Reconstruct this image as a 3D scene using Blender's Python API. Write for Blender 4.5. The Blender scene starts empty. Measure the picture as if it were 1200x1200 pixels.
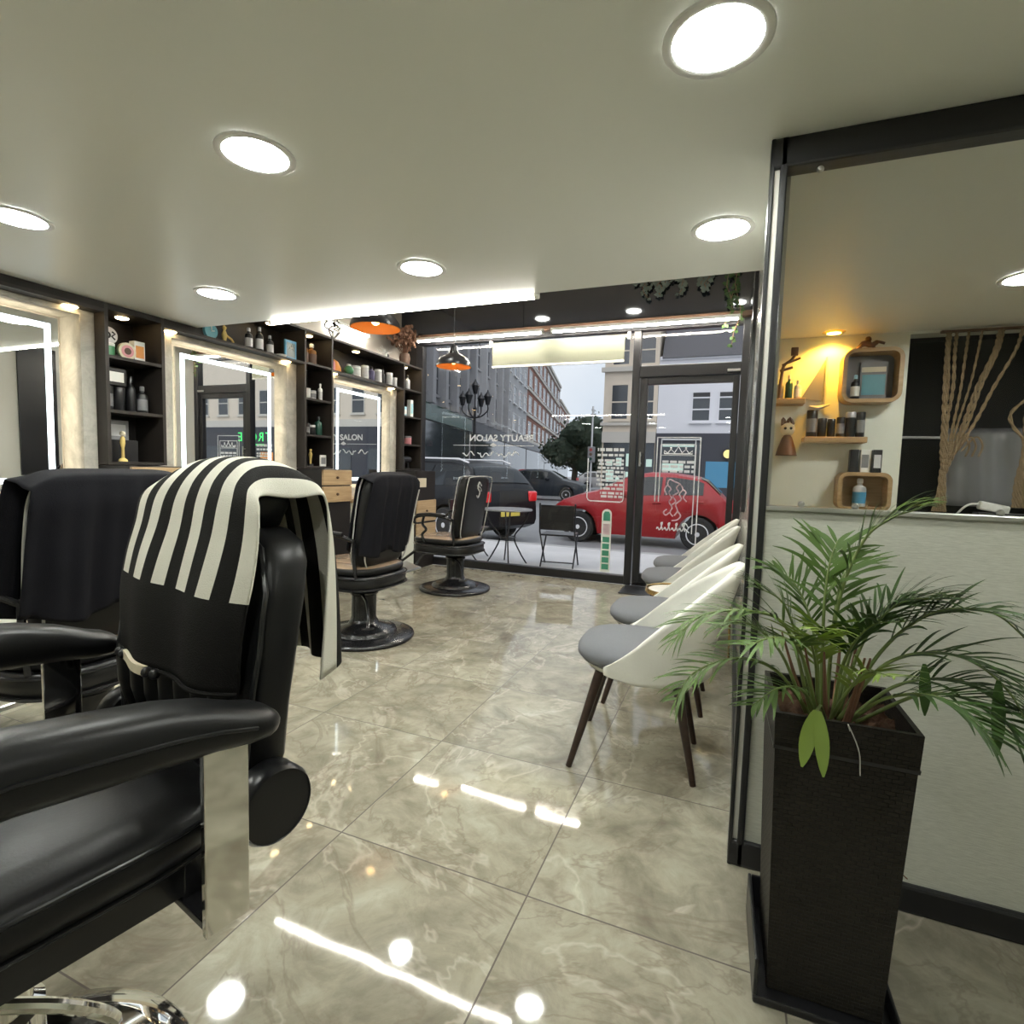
import bpy, bmesh, math, random
from mathutils import Vector, Matrix
R = math.radians; PI = math.pi
rnd = random.Random(7)
sc = bpy.context.scene
COL = sc.collection

# ------------------------------------------------------------------ materials
def nodes(name):
    m = bpy.data.materials.new(name); m.use_nodes = True
    nt = m.node_tree; b = nt.nodes['Principled BSDF']
    return m, nt, b
def N(nt, t, **kw):
    n = nt.nodes.new(t)
    for k, v in kw.items():
        if k in n.inputs: n.inputs[k].default_value = v
        else: setattr(n, k, v)
    return n
def pm(name, c, rough=.5, metal=0., spec=.5, coat=0., emit=None, es=0., bump=0., bscale=60., var=0., vscale=6., alpha=None):
    m, nt, b = nodes(name); L = nt.links
    b.inputs['Base Color'].default_value = (*c, 1); b.inputs['Roughness'].default_value = rough
    b.inputs['Metallic'].default_value = metal; b.inputs['Specular IOR Level'].default_value = spec
    b.inputs['Coat Weight'].default_value = coat; b.inputs['Coat Roughness'].default_value = .05
    if emit: b.inputs['Emission Color'].default_value = (*emit, 1); b.inputs['Emission Strength'].default_value = es
    if bump or var:
        tc = N(nt, 'ShaderNodeTexCoord')
    if var:
        no = N(nt, 'ShaderNodeTexNoise', Scale=vscale, Detail=5.); L.new(tc.outputs['Object'], no.inputs['Vector'])
        mx = N(nt, 'ShaderNodeMix', data_type='RGBA')
        mx.inputs[6].default_value = (*[v*(1-var) for v in c], 1); mx.inputs[7].default_value = (*[min(1, v*(1+var)) for v in c], 1)
        L.new(no.outputs['Fac'], mx.inputs[0]); L.new(mx.outputs[2], b.inputs['Base Color'])
    if bump:
        n2 = N(nt, 'ShaderNodeTexNoise', Scale=bscale, Detail=3.); L.new(tc.outputs['Object'], n2.inputs['Vector'])
        bp = N(nt, 'ShaderNodeBump', Strength=bump, Distance=.01); L.new(n2.outputs['Fac'], bp.inputs['Height']); L.new(bp.outputs['Normal'], b.inputs['Normal'])
    return m
def em(name, c, s):
    m = bpy.data.materials.new(name); m.use_nodes = True; nt = m.node_tree
    nt.nodes.remove(nt.nodes['Principled BSDF'])
    e = N(nt, 'ShaderNodeEmission', Strength=s); e.inputs['Color'].default_value = (*c, 1)
    nt.links.new(e.outputs[0], nt.nodes['Material Output'].inputs[0]); return m
def glassmat(name, tint=.95, refl=1.0):
    m = bpy.data.materials.new(name); m.use_nodes = True; nt = m.node_tree
    nt.nodes.remove(nt.nodes['Principled BSDF'])
    t = N(nt, 'ShaderNodeBsdfTransparent'); t.inputs['Color'].default_value = (tint, tint, tint, 1)
    g = N(nt, 'ShaderNodeBsdfGlossy', Roughness=0.); f = N(nt, 'ShaderNodeFresnel', IOR=1.45)
    mu = N(nt, 'ShaderNodeMath', operation='MULTIPLY'); mu.inputs[1].default_value = refl
    mx = N(nt, 'ShaderNodeMixShader'); L = nt.links
    ge = N(nt, 'ShaderNodeNewGeometry'); fr_ = N(nt, 'ShaderNodeMath', operation='SUBTRACT'); fr_.inputs[0].default_value = refl; L.new(ge.outputs['Backfacing'], fr_.inputs[1])
    fm = N(nt, 'ShaderNodeMath', operation='MAXIMUM'); fm.inputs[1].default_value = 0.; L.new(fr_.outputs[0], fm.inputs[0]); L.new(fm.outputs[0], mu.inputs[1])
    L.new(f.outputs[0], mu.inputs[0]); L.new(mu.outputs[0], mx.inputs[0]); L.new(t.outputs[0], mx.inputs[1]); L.new(g.outputs[0], mx.inputs[2])
    L.new(mx.outputs[0], nt.nodes['Material Output'].inputs[0]); return m

def vinyl(name, c):
    m = bpy.data.materials.new(name); m.use_nodes = True; nt = m.node_tree; nt.nodes.remove(nt.nodes['Principled BSDF'])
    d = N(nt, 'ShaderNodeBsdfDiffuse'); t = N(nt, 'ShaderNodeBsdfTranslucent'); mx = N(nt, 'ShaderNodeMixShader'); mx.inputs[0].default_value = .5
    mx.inputs[0].default_value = .4; d.inputs['Color'].default_value = (*c, 1); t.inputs['Color'].default_value = (*c, 1)
    nt.links.new(d.outputs[0], mx.inputs[1]); nt.links.new(t.outputs[0], mx.inputs[2]); nt.links.new(mx.outputs[0], nt.nodes['Material Output'].inputs[0]); return m
def floor_mat():
    m, nt, b = nodes('polished_stone_tile'); L = nt.links
    tc = N(nt, 'ShaderNodeTexCoord'); sx = N(nt, 'ShaderNodeSeparateXYZ'); L.new(tc.outputs['Object'], sx.inputs[0])
    def M(op, a, bb=None, c=None):
        n = N(nt, 'ShaderNodeMath', operation=op)
        for i, v in enumerate((a, bb, c)):
            if v is None: continue
            if isinstance(v, (int, float)): n.inputs[i].default_value = v
            else: L.new(v, n.inputs[i])
        return n.outputs[0]
    px, py = .6065, .6155
    ux = M('DIVIDE', M('ADD', sx.outputs[0], .441), px); uy = M('DIVIDE', M('ADD', sx.outputs[1], -1.271), py)
    ix = M('FLOOR', ux); iy = M('FLOOR', uy)
    fx = M('ABSOLUTE', M('SUBTRACT', M('FRACT', ux), .5)); fy = M('ABSOLUTE', M('SUBTRACT', M('FRACT', uy), .5))
    g = M('GREATER_THAN', M('MAXIMUM', fx, fy), .4965)
    # each tile has its own piece of stone
    cx = N(nt, 'ShaderNodeCombineXYZ'); L.new(M('ADD', sx.outputs[0], M('MULTIPLY', ix, 7.31)), cx.inputs[0]); L.new(M('ADD', sx.outputs[1], M('MULTIPLY', iy, 3.77)), cx.inputs[1]); L.new(M('ADD', M('MULTIPLY', ix, 1.7), M('MULTIPLY', iy, 2.9)), cx.inputs[2])
    n1 = N(nt, 'ShaderNodeTexNoise', Scale=2.2, Detail=8., Roughness=.62, Distortion=1.2); L.new(cx.outputs[0], n1.inputs['Vector'])
    n2 = N(nt, 'ShaderNodeTexNoise', Scale=9., Detail=6., Roughness=.7, Distortion=.8); L.new(cx.outputs[0], n2.inputs['Vector'])
    r1 = N(nt, 'ShaderNodeValToRGB'); e = r1.color_ramp.elements
    e[0].position = .28; e[0].color = (.16, .145, .112, 1); e[1].position = .72; e[1].color = (.395, .38, .313, 1)
    k = e.new(.5); k.color = (.298, .277, .219, 1); L.new(n1.outputs['Fac'], r1.inputs[0])
    r2 = N(nt, 'ShaderNodeValToRGB'); e = r2.color_ramp.elements; e[0].position = .35; e[0].color = (.70, .68, .64, 1); e[1].position = .62; e[1].color = (1.08, 1.08, 1.06, 1); L.new(n2.outputs['Fac'], r2.inputs[0])
    mu = N(nt, 'ShaderNodeMix', data_type='RGBA', blend_type='MULTIPLY'); mu.inputs[0].default_value = .75; L.new(r1.outputs[0], mu.inputs[6]); L.new(r2.outputs[0], mu.inputs[7])
    # veins: narrow band of a distorted noise
    n3 = N(nt, 'ShaderNodeTexNoise', Scale=.9, Detail=5., Roughness=.6, Distortion=1.8); L.new(cx.outputs[0], n3.inputs['Vector'])
    v = M('SUBTRACT', 1., M('MULTIPLY', M('ABSOLUTE', M('SUBTRACT', n3.outputs['Fac'], .52)), 60.)); v = M('MAXIMUM', v, 0.)
    mv = N(nt, 'ShaderNodeMix', data_type='RGBA'); mv.inputs[7].default_value = (.58, .53, .45, 1); L.new(M('MULTIPLY', v, .32), mv.inputs[0]); L.new(mu.outputs[2], mv.inputs[6])
    n4 = N(nt, 'ShaderNodeTexNoise', Scale=1.1, Detail=5., Roughness=.6, Distortion=3.); L.new(cx.outputs[0], n4.inputs['Vector'])
    v2 = M('MAXIMUM', M('SUBTRACT', 1., M('MULTIPLY', M('ABSOLUTE', M('SUBTRACT', n4.outputs['Fac'], .47)), 45.)), 0.)
    mv2 = N(nt, 'ShaderNodeMix', data_type='RGBA'); mv2.inputs[7].default_value = (.17, .135, .10, 1); L.new(M('MULTIPLY', v2, .45), mv2.inputs[0]); L.new(mv.outputs[2], mv2.inputs[6])
    mg = N(nt, 'ShaderNodeMix', data_type='RGBA'); mg.inputs[7].default_value = (.07, .055, .04, 1); L.new(g, mg.inputs[0]); L.new(mv2.outputs[2], mg.inputs[6])
    L.new(mg.outputs[2], b.inputs['Base Color'])
    L.new(M('ADD', .045, M('MULTIPLY', g, .5)), b.inputs['Roughness']); b.inputs['Specular IOR Level'].default_value = .55
    bp = N(nt, 'ShaderNodeBump', Strength=.25, Distance=.002); L.new(M('SUBTRACT', 1., g), bp.inputs['Height'])
    n5 = N(nt, 'ShaderNodeTexNoise', Scale=5., Detail=1.); L.new(tc.outputs['Object'], n5.inputs['Vector'])
    b2 = N(nt, 'ShaderNodeBump', Strength=.035, Distance=.02); L.new(n5.outputs['Fac'], b2.inputs['Height']); L.new(bp.outputs[0], b2.inputs['Normal']); L.new(b2.outputs[0], b.inputs['Normal'])
    return m
def concrete_mat():
    m, nt, b = nodes('grey_concrete_cladding'); L = nt.links
    tc = N(nt, 'ShaderNodeTexCoord')
    n1 = N(nt, 'ShaderNodeTexNoise', Scale=5., Detail=8., Roughness=.7, Distortion=.6); L.new(tc.outputs['Object'], n1.inputs['Vector'])
    r = N(nt, 'ShaderNodeValToRGB'); e = r.color_ramp.elements; e[0].position = .3; e[0].color = (.30, .29, .255, 1); e[1].position = .72; e[1].color = (.64, .615, .55, 1); L.new(n1.outputs['Fac'], r.inputs[0])
    L.new(r.outputs[0], b.inputs['Base Color']); b.inputs['Roughness'].default_value = .7
    return m
def wallpaper_mat():
    m, nt, b = nodes('textured_beige_wallpaper'); L = nt.links
    tc = N(nt, 'ShaderNodeTexCoord'); mp = N(nt, 'ShaderNodeMapping'); mp.inputs['Scale'].default_value = (18, 18, 160); L.new(tc.outputs['Object'], mp.inputs[0])
    n1 = N(nt, 'ShaderNodeTexNoise', Scale=2., Detail=5., Roughness=.65); L.new(mp.outputs[0], n1.inputs['Vector'])
    r = N(nt, 'ShaderNodeValToRGB'); e = r.color_ramp.elements; e[0].position = .3; e[0].color = (.42, .425, .37, 1); e[1].position = .7; e[1].color = (.55, .555, .49, 1); L.new(n1.outputs['Fac'], r.inputs[0])
    L.new(r.outputs[0], b.inputs['Base Color']); b.inputs['Roughness'].default_value = .6
    bp = N(nt, 'ShaderNodeBump', Strength=.25, Distance=.004); L.new(n1.outputs['Fac'], bp.inputs['Height']); L.new(bp.outputs[0], b.inputs['Normal'])
    return m
def wicker_mat():
    m, nt, b = nodes('dark_brown_wicker'); L = nt.links
    tc = N(nt, 'ShaderNodeTexCoord'); mp = N(nt, 'ShaderNodeMapping'); mp.inputs['Rotation'].default_value = (R(90), 0, 0); L.new(tc.outputs['Object'], mp.inputs[0])
    sx = N(nt, 'ShaderNodeSeparateXYZ'); L.new(tc.outputs['Object'], sx.inputs[0])
    ad = N(nt, 'ShaderNodeMath', operation='ADD'); L.new(sx.outputs[0], ad.inputs[0]); L.new(sx.outputs[1], ad.inputs[1])
    cb = N(nt, 'ShaderNodeCombineXYZ'); L.new(ad.outputs[0], cb.inputs[0]); L.new(sx.outputs[2], cb.inputs[1])
    br = N(nt, 'ShaderNodeTexBrick', Scale=1., offset=.5); br.inputs['Brick Width'].default_value = .020; br.inputs['Row Height'].default_value = .0085; br.inputs['Mortar Size'].default_value = .0012; br.inputs['Mortar Smooth'].default_value = .8
    br.inputs['Color1'].default_value = (.017, .0145, .0105, 1); br.inputs['Color2'].default_value = (.012, .010, .0075, 1); br.inputs['Mortar'].default_value = (.004, .0035, .003, 1)
    L.new(cb.outputs[0], br.inputs['Vector']); L.new(br.outputs['Color'], b.inputs['Base Color']); b.inputs['Roughness'].default_value = .5; b.inputs['Specular IOR Level'].default_value = .25
    bp = N(nt, 'ShaderNodeBump', Strength=.7, Distance=.003, invert=True); L.new(br.outputs['Fac'], bp.inputs['Height']); L.new(bp.outputs[0], b.inputs['Normal'])
    return m
def brick_mat(name, c1, c2, mort, sc_=1.):
    m, nt, b = nodes(name); L = nt.links
    tc = N(nt, 'ShaderNodeTexCoord'); sx = N(nt, 'ShaderNodeSeparateXYZ'); L.new(tc.outputs['Object'], sx.inputs[0])
    cb = N(nt, 'ShaderNodeCombineXYZ'); L.new(sx.outputs[0], cb.inputs[0]); L.new(sx.outputs[2], cb.inputs[1])
    br = N(nt, 'ShaderNodeTexBrick', Scale=sc_); br.inputs['Brick Width'].default_value = .5; br.inputs['Row Height'].default_value = .17; br.inputs['Mortar Size'].default_value = .02
    for k, c in (('Color1', c1), ('Color2', c2), ('Mortar', mort)): br.inputs[k].default_value = (*c, 1)
    L.new(cb.outputs[0], br.inputs['Vector']); L.new(br.outputs['Color'], b.inputs['Base Color']); b.inputs['Roughness'].default_value = .85
    return m
def wood_mat(name, c1, c2, rough=.45, ax=(1, 1, 12)):
    m, nt, b = nodes(name); L = nt.links
    tc = N(nt, 'ShaderNodeTexCoord'); mp = N(nt, 'ShaderNodeMapping'); mp.inputs['Scale'].default_value = ax; L.new(tc.outputs['Object'], mp.inputs[0])
    n1 = N(nt, 'ShaderNodeTexNoise', Scale=4., Detail=6., Distortion=.8); L.new(mp.outputs[0], n1.inputs['Vector'])
    r = N(nt, 'ShaderNodeValToRGB'); e = r.color_ramp.elements; e[0].position = .3; e[0].color = (*c1, 1); e[1].position = .7; e[1].color = (*c2, 1)
    L.new(n1.outputs['Fac'], r.inputs[0]); L.new(r.outputs[0], b.inputs['Base Color']); b.inputs['Roughness'].default_value = rough
    return m

M = {}
M['floor'] = floor_mat(); M['concrete'] = concrete_mat(); M['wallpaper'] = wallpaper_mat(); M['wicker'] = wicker_mat()
M['ceiling'] = pm('satin_grey_ceiling', (.78, .80, .745), .36, spec=.5, bump=.02, bscale=3.)
M['wall'] = pm('cream_wall_paint', (.72, .73, .64), .5)
M['wallhi'] = pm('upper_wall_paint', (.62, .57, .50), .55)
M['gloss_wall'] = pm('glossy_pale_panel', (.60, .59, .54), .12)
M['black'] = pm('black_frame', (.010, .010, .012), .32)
M['blackmat'] = pm('matt_black', (.012, .012, .013), .6)
M['fascia'] = pm('dark_gloss_glass_panel', (.010, .012, .018), .05, spec=.8)
M['cab'] = pm('dark_brown_laminate', (.012, .010, .009), .5, spec=.3, var=.2)
M['cabedge'] = pm('brown_board_edge', (.028, .023, .020), .5, spec=.35)
M['leather'] = pm('black_leather', (.009, .009, .0095), .36, spec=.25, bump=.03, bscale=220.)
M['leather2'] = pm('black_vinyl', (.010, .010, .011), .28, spec=.42, bump=.02, bscale=120.)
M['tanseat'] = pm('tan_quilted_leather', (.40, .29, .20), .2, coat=.4, var=.25, vscale=9.)
M['piping'] = pm('pale_piping', (.42, .41, .39), .5)
M['redpipe'] = pm('red_piping', (.30, .02, .02), .5)
M['chrome'] = pm('polished_chrome', (.80, .79, .75), .06, metal=1.)
M['steel'] = pm('brushed_steel', (.55, .55, .54), .3, metal=1.)
M['darkmetal'] = pm('black_cast_metal', (.018, .018, .020), .25, metal=.3, coat=.2)
M['cape'] = pm('black_cape_cloth', (.007, .007, .010), .8, spec=.15, bump=.2, bscale=350.)
M['towelw'] = pm('cream_towel_cloth', (.62, .60, .52), .85, bump=.3, bscale=420.)
M['towelb'] = pm('black_towel_cloth', (.009, .0085, .008), .85, spec=.15, bump=.3, bscale=420.)
M['mirror'] = pm('mirror_silver', (.86, .88, .87), .0, metal=1.)
M['led'] = em('cool_led_band', (.86, .97, 1.), 4.)
M['ledwarm'] = em('warm_led_strip', (1., .90, .70), 12.)
M['down'] = em('downlight_diffuser', (.975, 1., .93), 138.)
M['tube'] = em('fluorescent_tube', (1., .96, .86), 62.); M['tubewin'] = em('window_fluorescent_tube', (1., .93, .80), 170.)
M['spot'] = em('warm_spot_lens', (1., .72, .36), 26.)
M['amber'] = em('amber_spot_lens', (1., .62, .10), 22.)
M['whiteplastic'] = pm('white_plastic', (.75, .75, .73), .35)
M['wood'] = wood_mat('light_oak', (.36, .24, .125), (.52, .37, .21))
M['walnut'] = wood_mat('dark_walnut_leg', (.018, .009, .006), (.034, .017, .011), .35)
M['shelfwood'] = wood_mat('alcove_shelf_oak', (.34, .22, .10), (.46, .31, .16))
M['greyfab'] = pm('grey_seat_fabric', (.135, .14, .155), .9, bump=.3, bscale=500., var=.12, vscale=200.)
M['cream'] = pm('off_white_chair_shell', (.66, .655, .60), .55, bump=.05, bscale=90.)
M['brass'] = pm('brass', (.72, .50, .22), .22, metal=1.)
M['marble'] = pm('white_marble_top', (.80, .77, .70), .12, var=.1, vscale=8.)
M['soil'] = pm('bark_soil', (.07, .032, .016), .95, bump=1., bscale=40., var=.6, vscale=40.)
M['leaf'] = pm('palm_green', (.068, .125, .024), .5, spec=.3, var=.35, vscale=7.)
M['leafy'] = pm('palm_yellow_green', (.20, .29, .05), .42, var=.3, vscale=9.)
M['leafd'] = pm('palm_dark_green', (.036, .078, .016), .5, spec=.3, var=.3, vscale=7.)
M['stalk'] = pm('palm_stalk', (.14, .19, .055), .5)
M['drystalk'] = pm('dry_plant', (.17, .085, .05), .8, var=.4, vscale=20.)
M['glass'] = glassmat('clear_shop_glass', .97, 1.0); M['glass2'] = glassmat('clear_hatch_glass', .97, .8)
M['decal'] = vinyl('white_vinyl_lettering', (.95, .95, .95))
M['pinkdecal'] = vinyl('pale_pink_vinyl', (.78, .62, .66))
M['greendecal'] = pm('green_sticker_print', (.05, .26, .17), .5)
M['blind'] = pm('cream_roller_blind', (.15, .155, .12), .9, spec=.1, bump=.1, bscale=200.)
M['lampblack'] = pm('black_lamp_enamel', (.015, .015, .018), .3)
M['copper'] = pm('orange_lamp_lining', (.72, .27, .045), .4)
M['bulb'] = em('warm_bulb', (1., .60, .22), 16.)
M['rope'] = pm('jute_rope', (.21, .15, .085), .9, bump=.6, bscale=150., var=.3, vscale=40.)
M['void'] = pm('dark_cupboard_lining', (.006, .006, .007), .7)
for nme, c, r_ in (('p_white', (.75, .75, .72), .35), ('p_black', (.012, .012, .014), .3), ('p_grey', (.20, .20, .21), .4), ('p_silver', (.55, .55, .56), .25), ('p_green', (.07, .25, .12), .4),
                  ('p_pink', (.62, .25, .28), .4), ('p_orange', (.70, .28, .06), .4), ('p_blue', (.06, .25, .42), .4), ('p_teal', (.10, .30, .36), .35), ('p_amber', (.22, .10, .03), .2), ('p_gold', (.62, .46, .16), .25),
                  ('p_red', (.35, .03, .03), .4), ('p_cream', (.65, .58, .42), .45), ('p_brown', (.09, .045, .025), .5), ('p_lblue', (.35, .62, .72), .4), ('p_picture', (.12, .16, .17), .3), ('p_purple', (.05, .045, .12), .4), ('p_dgreen', (.02, .07, .05), .25)):
    M[nme] = pm(nme[2:] + '_product', c, r_)

# ------------------------------------------------------------------ mesh helpers
class MB:
    def __init__(s): s.bm = bmesh.new()
    def _mi(s, fs, mi):
        if mi:
            for f in fs: f.material_index = mi
    def box(s, lo, hi, bev=0., mi=0, rot=None, seg=2):
        lo = Vector(lo); hi = Vector(hi); c = (lo+hi)/2; d = hi-lo
        t = bmesh.new(); bmesh.ops.create_cube(t, size=1.)
        for v in t.verts: v.co = Vector((v.co.x*d.x, v.co.y*d.y, v.co.z*d.z))
        if bev: bmesh.ops.bevel(t, geom=t.edges[:], offset=min(bev, .49*min(d)), segments=seg, affect='EDGES', profile=.5)
        for v in t.verts: v.co = (rot @ v.co if rot else v.co) + c
        s._merge(t, mi); return s
    def _merge(s, t, mi=0):
        mp = {v: s.bm.verts.new(v.co) for v in t.verts}
        for f in t.faces:
            try: g = s.bm.faces.new([mp[v] for v in f.verts]); g.material_index = mi
            except ValueError: pass
        t.free()
    def loft(s, rings, cap=True, closed=True, mi=0, loop=False):
        vs = [[s.bm.verts.new(p) for p in r] for r in rings]; n = len(vs[0])
        pairs = list(zip(vs, vs[1:])) + ([(vs[-1], vs[0])] if loop else [])
        for a, b in pairs:
            for i in range(n if closed else n-1):
                j = (i+1) % n
                try: f = s.bm.faces.new((a[i], a[j], b[j], b[i])); f.material_index = mi
                except ValueError: pass
        if cap and closed and not loop:
            for r, rev in ((vs[0], True), (vs[-1], False)):
                try: f = s.bm.faces.new(r[::-1] if rev else r); f.material_index = mi
                except ValueError: pass
        return s
    def tube(s, pts, r, n=8, mi=0, cap=True, flat=1.):
        pts = [Vector(p) for p in pts]; rs = r if isinstance(r, (list, tuple)) else [r]*len(pts)
        up = None; rings = []
        for i, p in enumerate(pts):
            t = (pts[min(i+1, len(pts)-1)] - pts[max(i-1, 0)])
            if t.length < 1e-9: t = Vector((0, 0, 1))
            t.normalize()
            if up is None: up = t.orthogonal().normalized()
            up = (up - t*up.dot(t)); up = up.normalized() if up.length > 1e-6 else t.orthogonal().normalized()
            w = t.cross(up)
            rings.append([p + up*rs[i]*math.cos(2*PI*k/n) + w*rs[i]*flat*math.sin(2*PI*k/n) for k in range(n)])
        return s.loft(rings, cap, mi=mi)
    def cyl(s, a, b, r0, r1=None, n=20, mi=0): return s.tube([a, b], [r0, r0 if r1 is None else r1], n, mi)
    def lathe(s, prof, c=(0, 0, 0), n=28, mi=0, axis='Z', cap=True):
        c = Vector(c); rings = []
        for r, z in prof:
            ring = []
            for k in range(n):
                a = 2*PI*k/n; x, y = max(r, 1e-4)*math.cos(a), max(r, 1e-4)*math.sin(a)
                ring.append(c + (Vector((x, y, z)) if axis == 'Z' else Vector((z, x, y)) if axis == 'X' else Vector((y, z, x))))
            rings.append(ring)
        return s.loft(rings, cap, mi=mi)
    def prism(s, poly, axis, a, b, mi=0):
        def P(u, v, w): return {'X': (w, u, v), 'Y': (u, w, v), 'Z': (u, v, w)}[axis]
        A = [s.bm.verts.new(P(u, v, a)) for u, v in poly]; B = [s.bm.verts.new(P(u, v, b)) for u, v in poly]
        n = len(A); fs = [s.bm.faces.new(A[::-1]), s.bm.faces.new(B)]
        for i in range(n): fs.append(s.bm.faces.new((A[i], A[(i+1) % n], B[(i+1) % n], B[i])))
        s._mi(fs, mi); return s
    def grid(s, fn, nu, nv, mi=None):
        vs = [[s.bm.verts.new(fn(i/nu, j/nv)) for i in range(nu+1)] for j in range(nv+1)]
        for j in range(nv):
            for i in range(nu):
                f = s.bm.faces.new((vs[j][i], vs[j][i+1], vs[j+1][i+1], vs[j+1][i]))
                if mi: f.material_index = mi((i+.5)/nu, (j+.5)/nv)
        return s
    def ball(s, c, r, n=14, mi=0, sq=(1, 1, 1)):
        prof = [(math.sin(PI*k/(n//2+2)), -math.cos(PI*k/(n//2+2))) for k in range(n//2+3)]
        rings = [[Vector(c)+Vector((max(a, 1e-3)*math.cos(2*PI*i/n)*r*sq[0], max(a, 1e-3)*math.sin(2*PI*i/n)*r*sq[1], z*r*sq[2])) for i in range(n)] for a, z in prof]
        return s.loft(rings, True, mi=mi)
    def quad(s, a, b, c, d, mi=0):
        f = s.bm.faces.new([s.bm.verts.new(p) for p in (a, b, c, d)]); f.material_index = mi; return s
    def build(s, name, mat, parent=None, smooth=35, solid=0., subs=0):
        me = bpy.data.meshes.new(name)
        bmesh.ops.recalc_face_normals(s.bm, faces=s.bm.faces[:])
        s.bm.to_mesh(me); s.bm.free()
        for m in (mat if isinstance(mat, (list, tuple)) else [mat]): me.materials.append(M[m] if isinstance(m, str) else m)
        if smooth is not None:
            me.shade_smooth()
            if smooth < 180: me.set_sharp_from_angle(angle=R(smooth))
        o = bpy.data.objects.new(name, me); COL.objects.link(o)
        if parent: o.parent = parent
        if solid:
            md = o.modifiers.new('thick', 'SOLIDIFY'); md.thickness = solid; md.offset = 0
        if subs:
            md = o.modifiers.new('sub', 'SUBSURF'); md.levels = subs; md.render_levels = subs
        return o
def tag(o, label=None, cat=None, group=None, kind=None):
    if label: o['label'] = label
    if cat: o['category'] = cat
    if group: o['group'] = group
    if kind: o['kind'] = kind
    return o
def thing(name, label, cat, loc=(0, 0, 0), rz=0., group=None):
    o = bpy.data.objects.new(name, None); COL.objects.link(o); o.location = loc; o.rotation_euler = (0, 0, rz); o.empty_display_size = .1
    return tag(o, label, cat, group)
def struct(o, label=None, cat=None): return tag(o, label, cat, None, 'structure')
def dup(root, loc, rz, label, group=None):
    r = root.copy(); COL.objects.link(r); r.location = loc; r.rotation_euler = (0, 0, rz); r['label'] = label
    if group: r['group'] = group
    for ch in list(root.children):
        c = ch.copy(); COL.objects.link(c); c.parent = r
        for g in list(ch.children):
            d = g.copy(); COL.objects.link(d); d.parent = c
    return r
def text_mesh(name, s, size, mat, parent, loc, rot, depth=.0015, align='LEFT', sx=1., shear=0., space=1., bold=0.):
    cu = bpy.data.curves.new('lettering', 'FONT'); cu.body = s; cu.size = size; cu.extrude = depth; cu.align_x = align; cu.shear = shear; cu.space_character = space; cu.offset = bold
    t = bpy.data.objects.new('lettering', cu); COL.objects.link(t)
    dg = bpy.context.evaluated_depsgraph_get(); dg.update()
    me = bpy.data.meshes.new_from_object(t.evaluated_get(dg)); bpy.data.objects.remove(t); bpy.data.curves.remove(cu)
    me.name = name; me.materials.clear(); me.materials.append(M[mat])
    for v in me.vertices: v.co.x *= sx
    o = bpy.data.objects.new(name, me); COL.objects.link(o); o.location = loc; o.rotation_euler = rot
    if parent: o.parent = parent
    return o
def superring(cx, cy, hx, hy, n=24, p=3.5):
    out = []
    for k in range(n):
        a = 2*PI*k/n; c, s_ = math.cos(a), math.sin(a)
        out.append((cx + hx*math.copysign(abs(c)**(2/p), c), cy + hy*math.copysign(abs(s_)**(2/p), s_)))
    return out
def lerp(a, b, t): return a+(b-a)*t
def interp(tab, x):
    if x <= tab[0][0]: return tab[0][1]
    for (x0, y0), (x1, y1) in zip(tab, tab[1:]):
        if x <= x1: return y0+(y1-y0)*(x-x0)/(x1-x0)
    return tab[-1][1]
def spline(pts, n):
    pts = [Vector(p) for p in pts]; out = []
    P = [pts[0]*2-pts[1]] + pts + [pts[-1]*2-pts[-2]]
    for k in range(n+1):
        u = k/n*(len(pts)-1); i = min(int(u), len(pts)-2); t = u-i
        a, b, c, d = P[i:i+4]
        out.append(.5*((2*b)+(c-a)*t+(2*a-5*b+4*c-d)*t*t+(3*b-a-3*c+d)*t**3))
    return out
# ================================================================== THE SETTING
SY = 5.45          # plane of the shopfront
CE = 2.60          # where the low ceiling ends
struct(MB().box((-3.72, -2.1, -.12), (2.8, 5.40, 0)).build('floor', 'floor', smooth=None))
struct(MB().box((-3.72, -2.1, 2.0), (2.8, CE, 2.18)).box((.1, CE, 2.0), (2.8, 4.05, 2.18)).build('ceiling', 'ceiling', smooth=None))
struct(MB().box((-3.72, CE-.10, 3.15), (.2, 5.62, 3.25)).build('ceiling_upper', 'wallhi', smooth=None))
struct(MB().box((-3.72, CE-.10, 2.18), (.2, CE, 3.15)).build('wall_riser', 'wallhi', smooth=None))
struct(MB().box((-3.80, -2.1, 0), (-3.62, 5.62, 3.2)).build('wall_left', 'wallhi', smooth=None))
struct(MB().box((-3.72, -2.2, 0), (2.8, -2.1, 2.0)).build('wall_back', 'wall', smooth=None))
struct(MB().box((2.7, -2.1, 0), (2.8, 4.1, 2.0)).build('wall_side', 'wall', smooth=None))
struct(MB().box((.075, 1.68, 0), (.10, 5.40, 3.2)).build('wall_right', 'gloss_wall', smooth=None))
# skirting and end posts of the right wall
struct(MB().box((.058, 1.75, 0), (.074, 5.33, .07)).build('baseboard_right', 'black', smooth=None))
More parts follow.
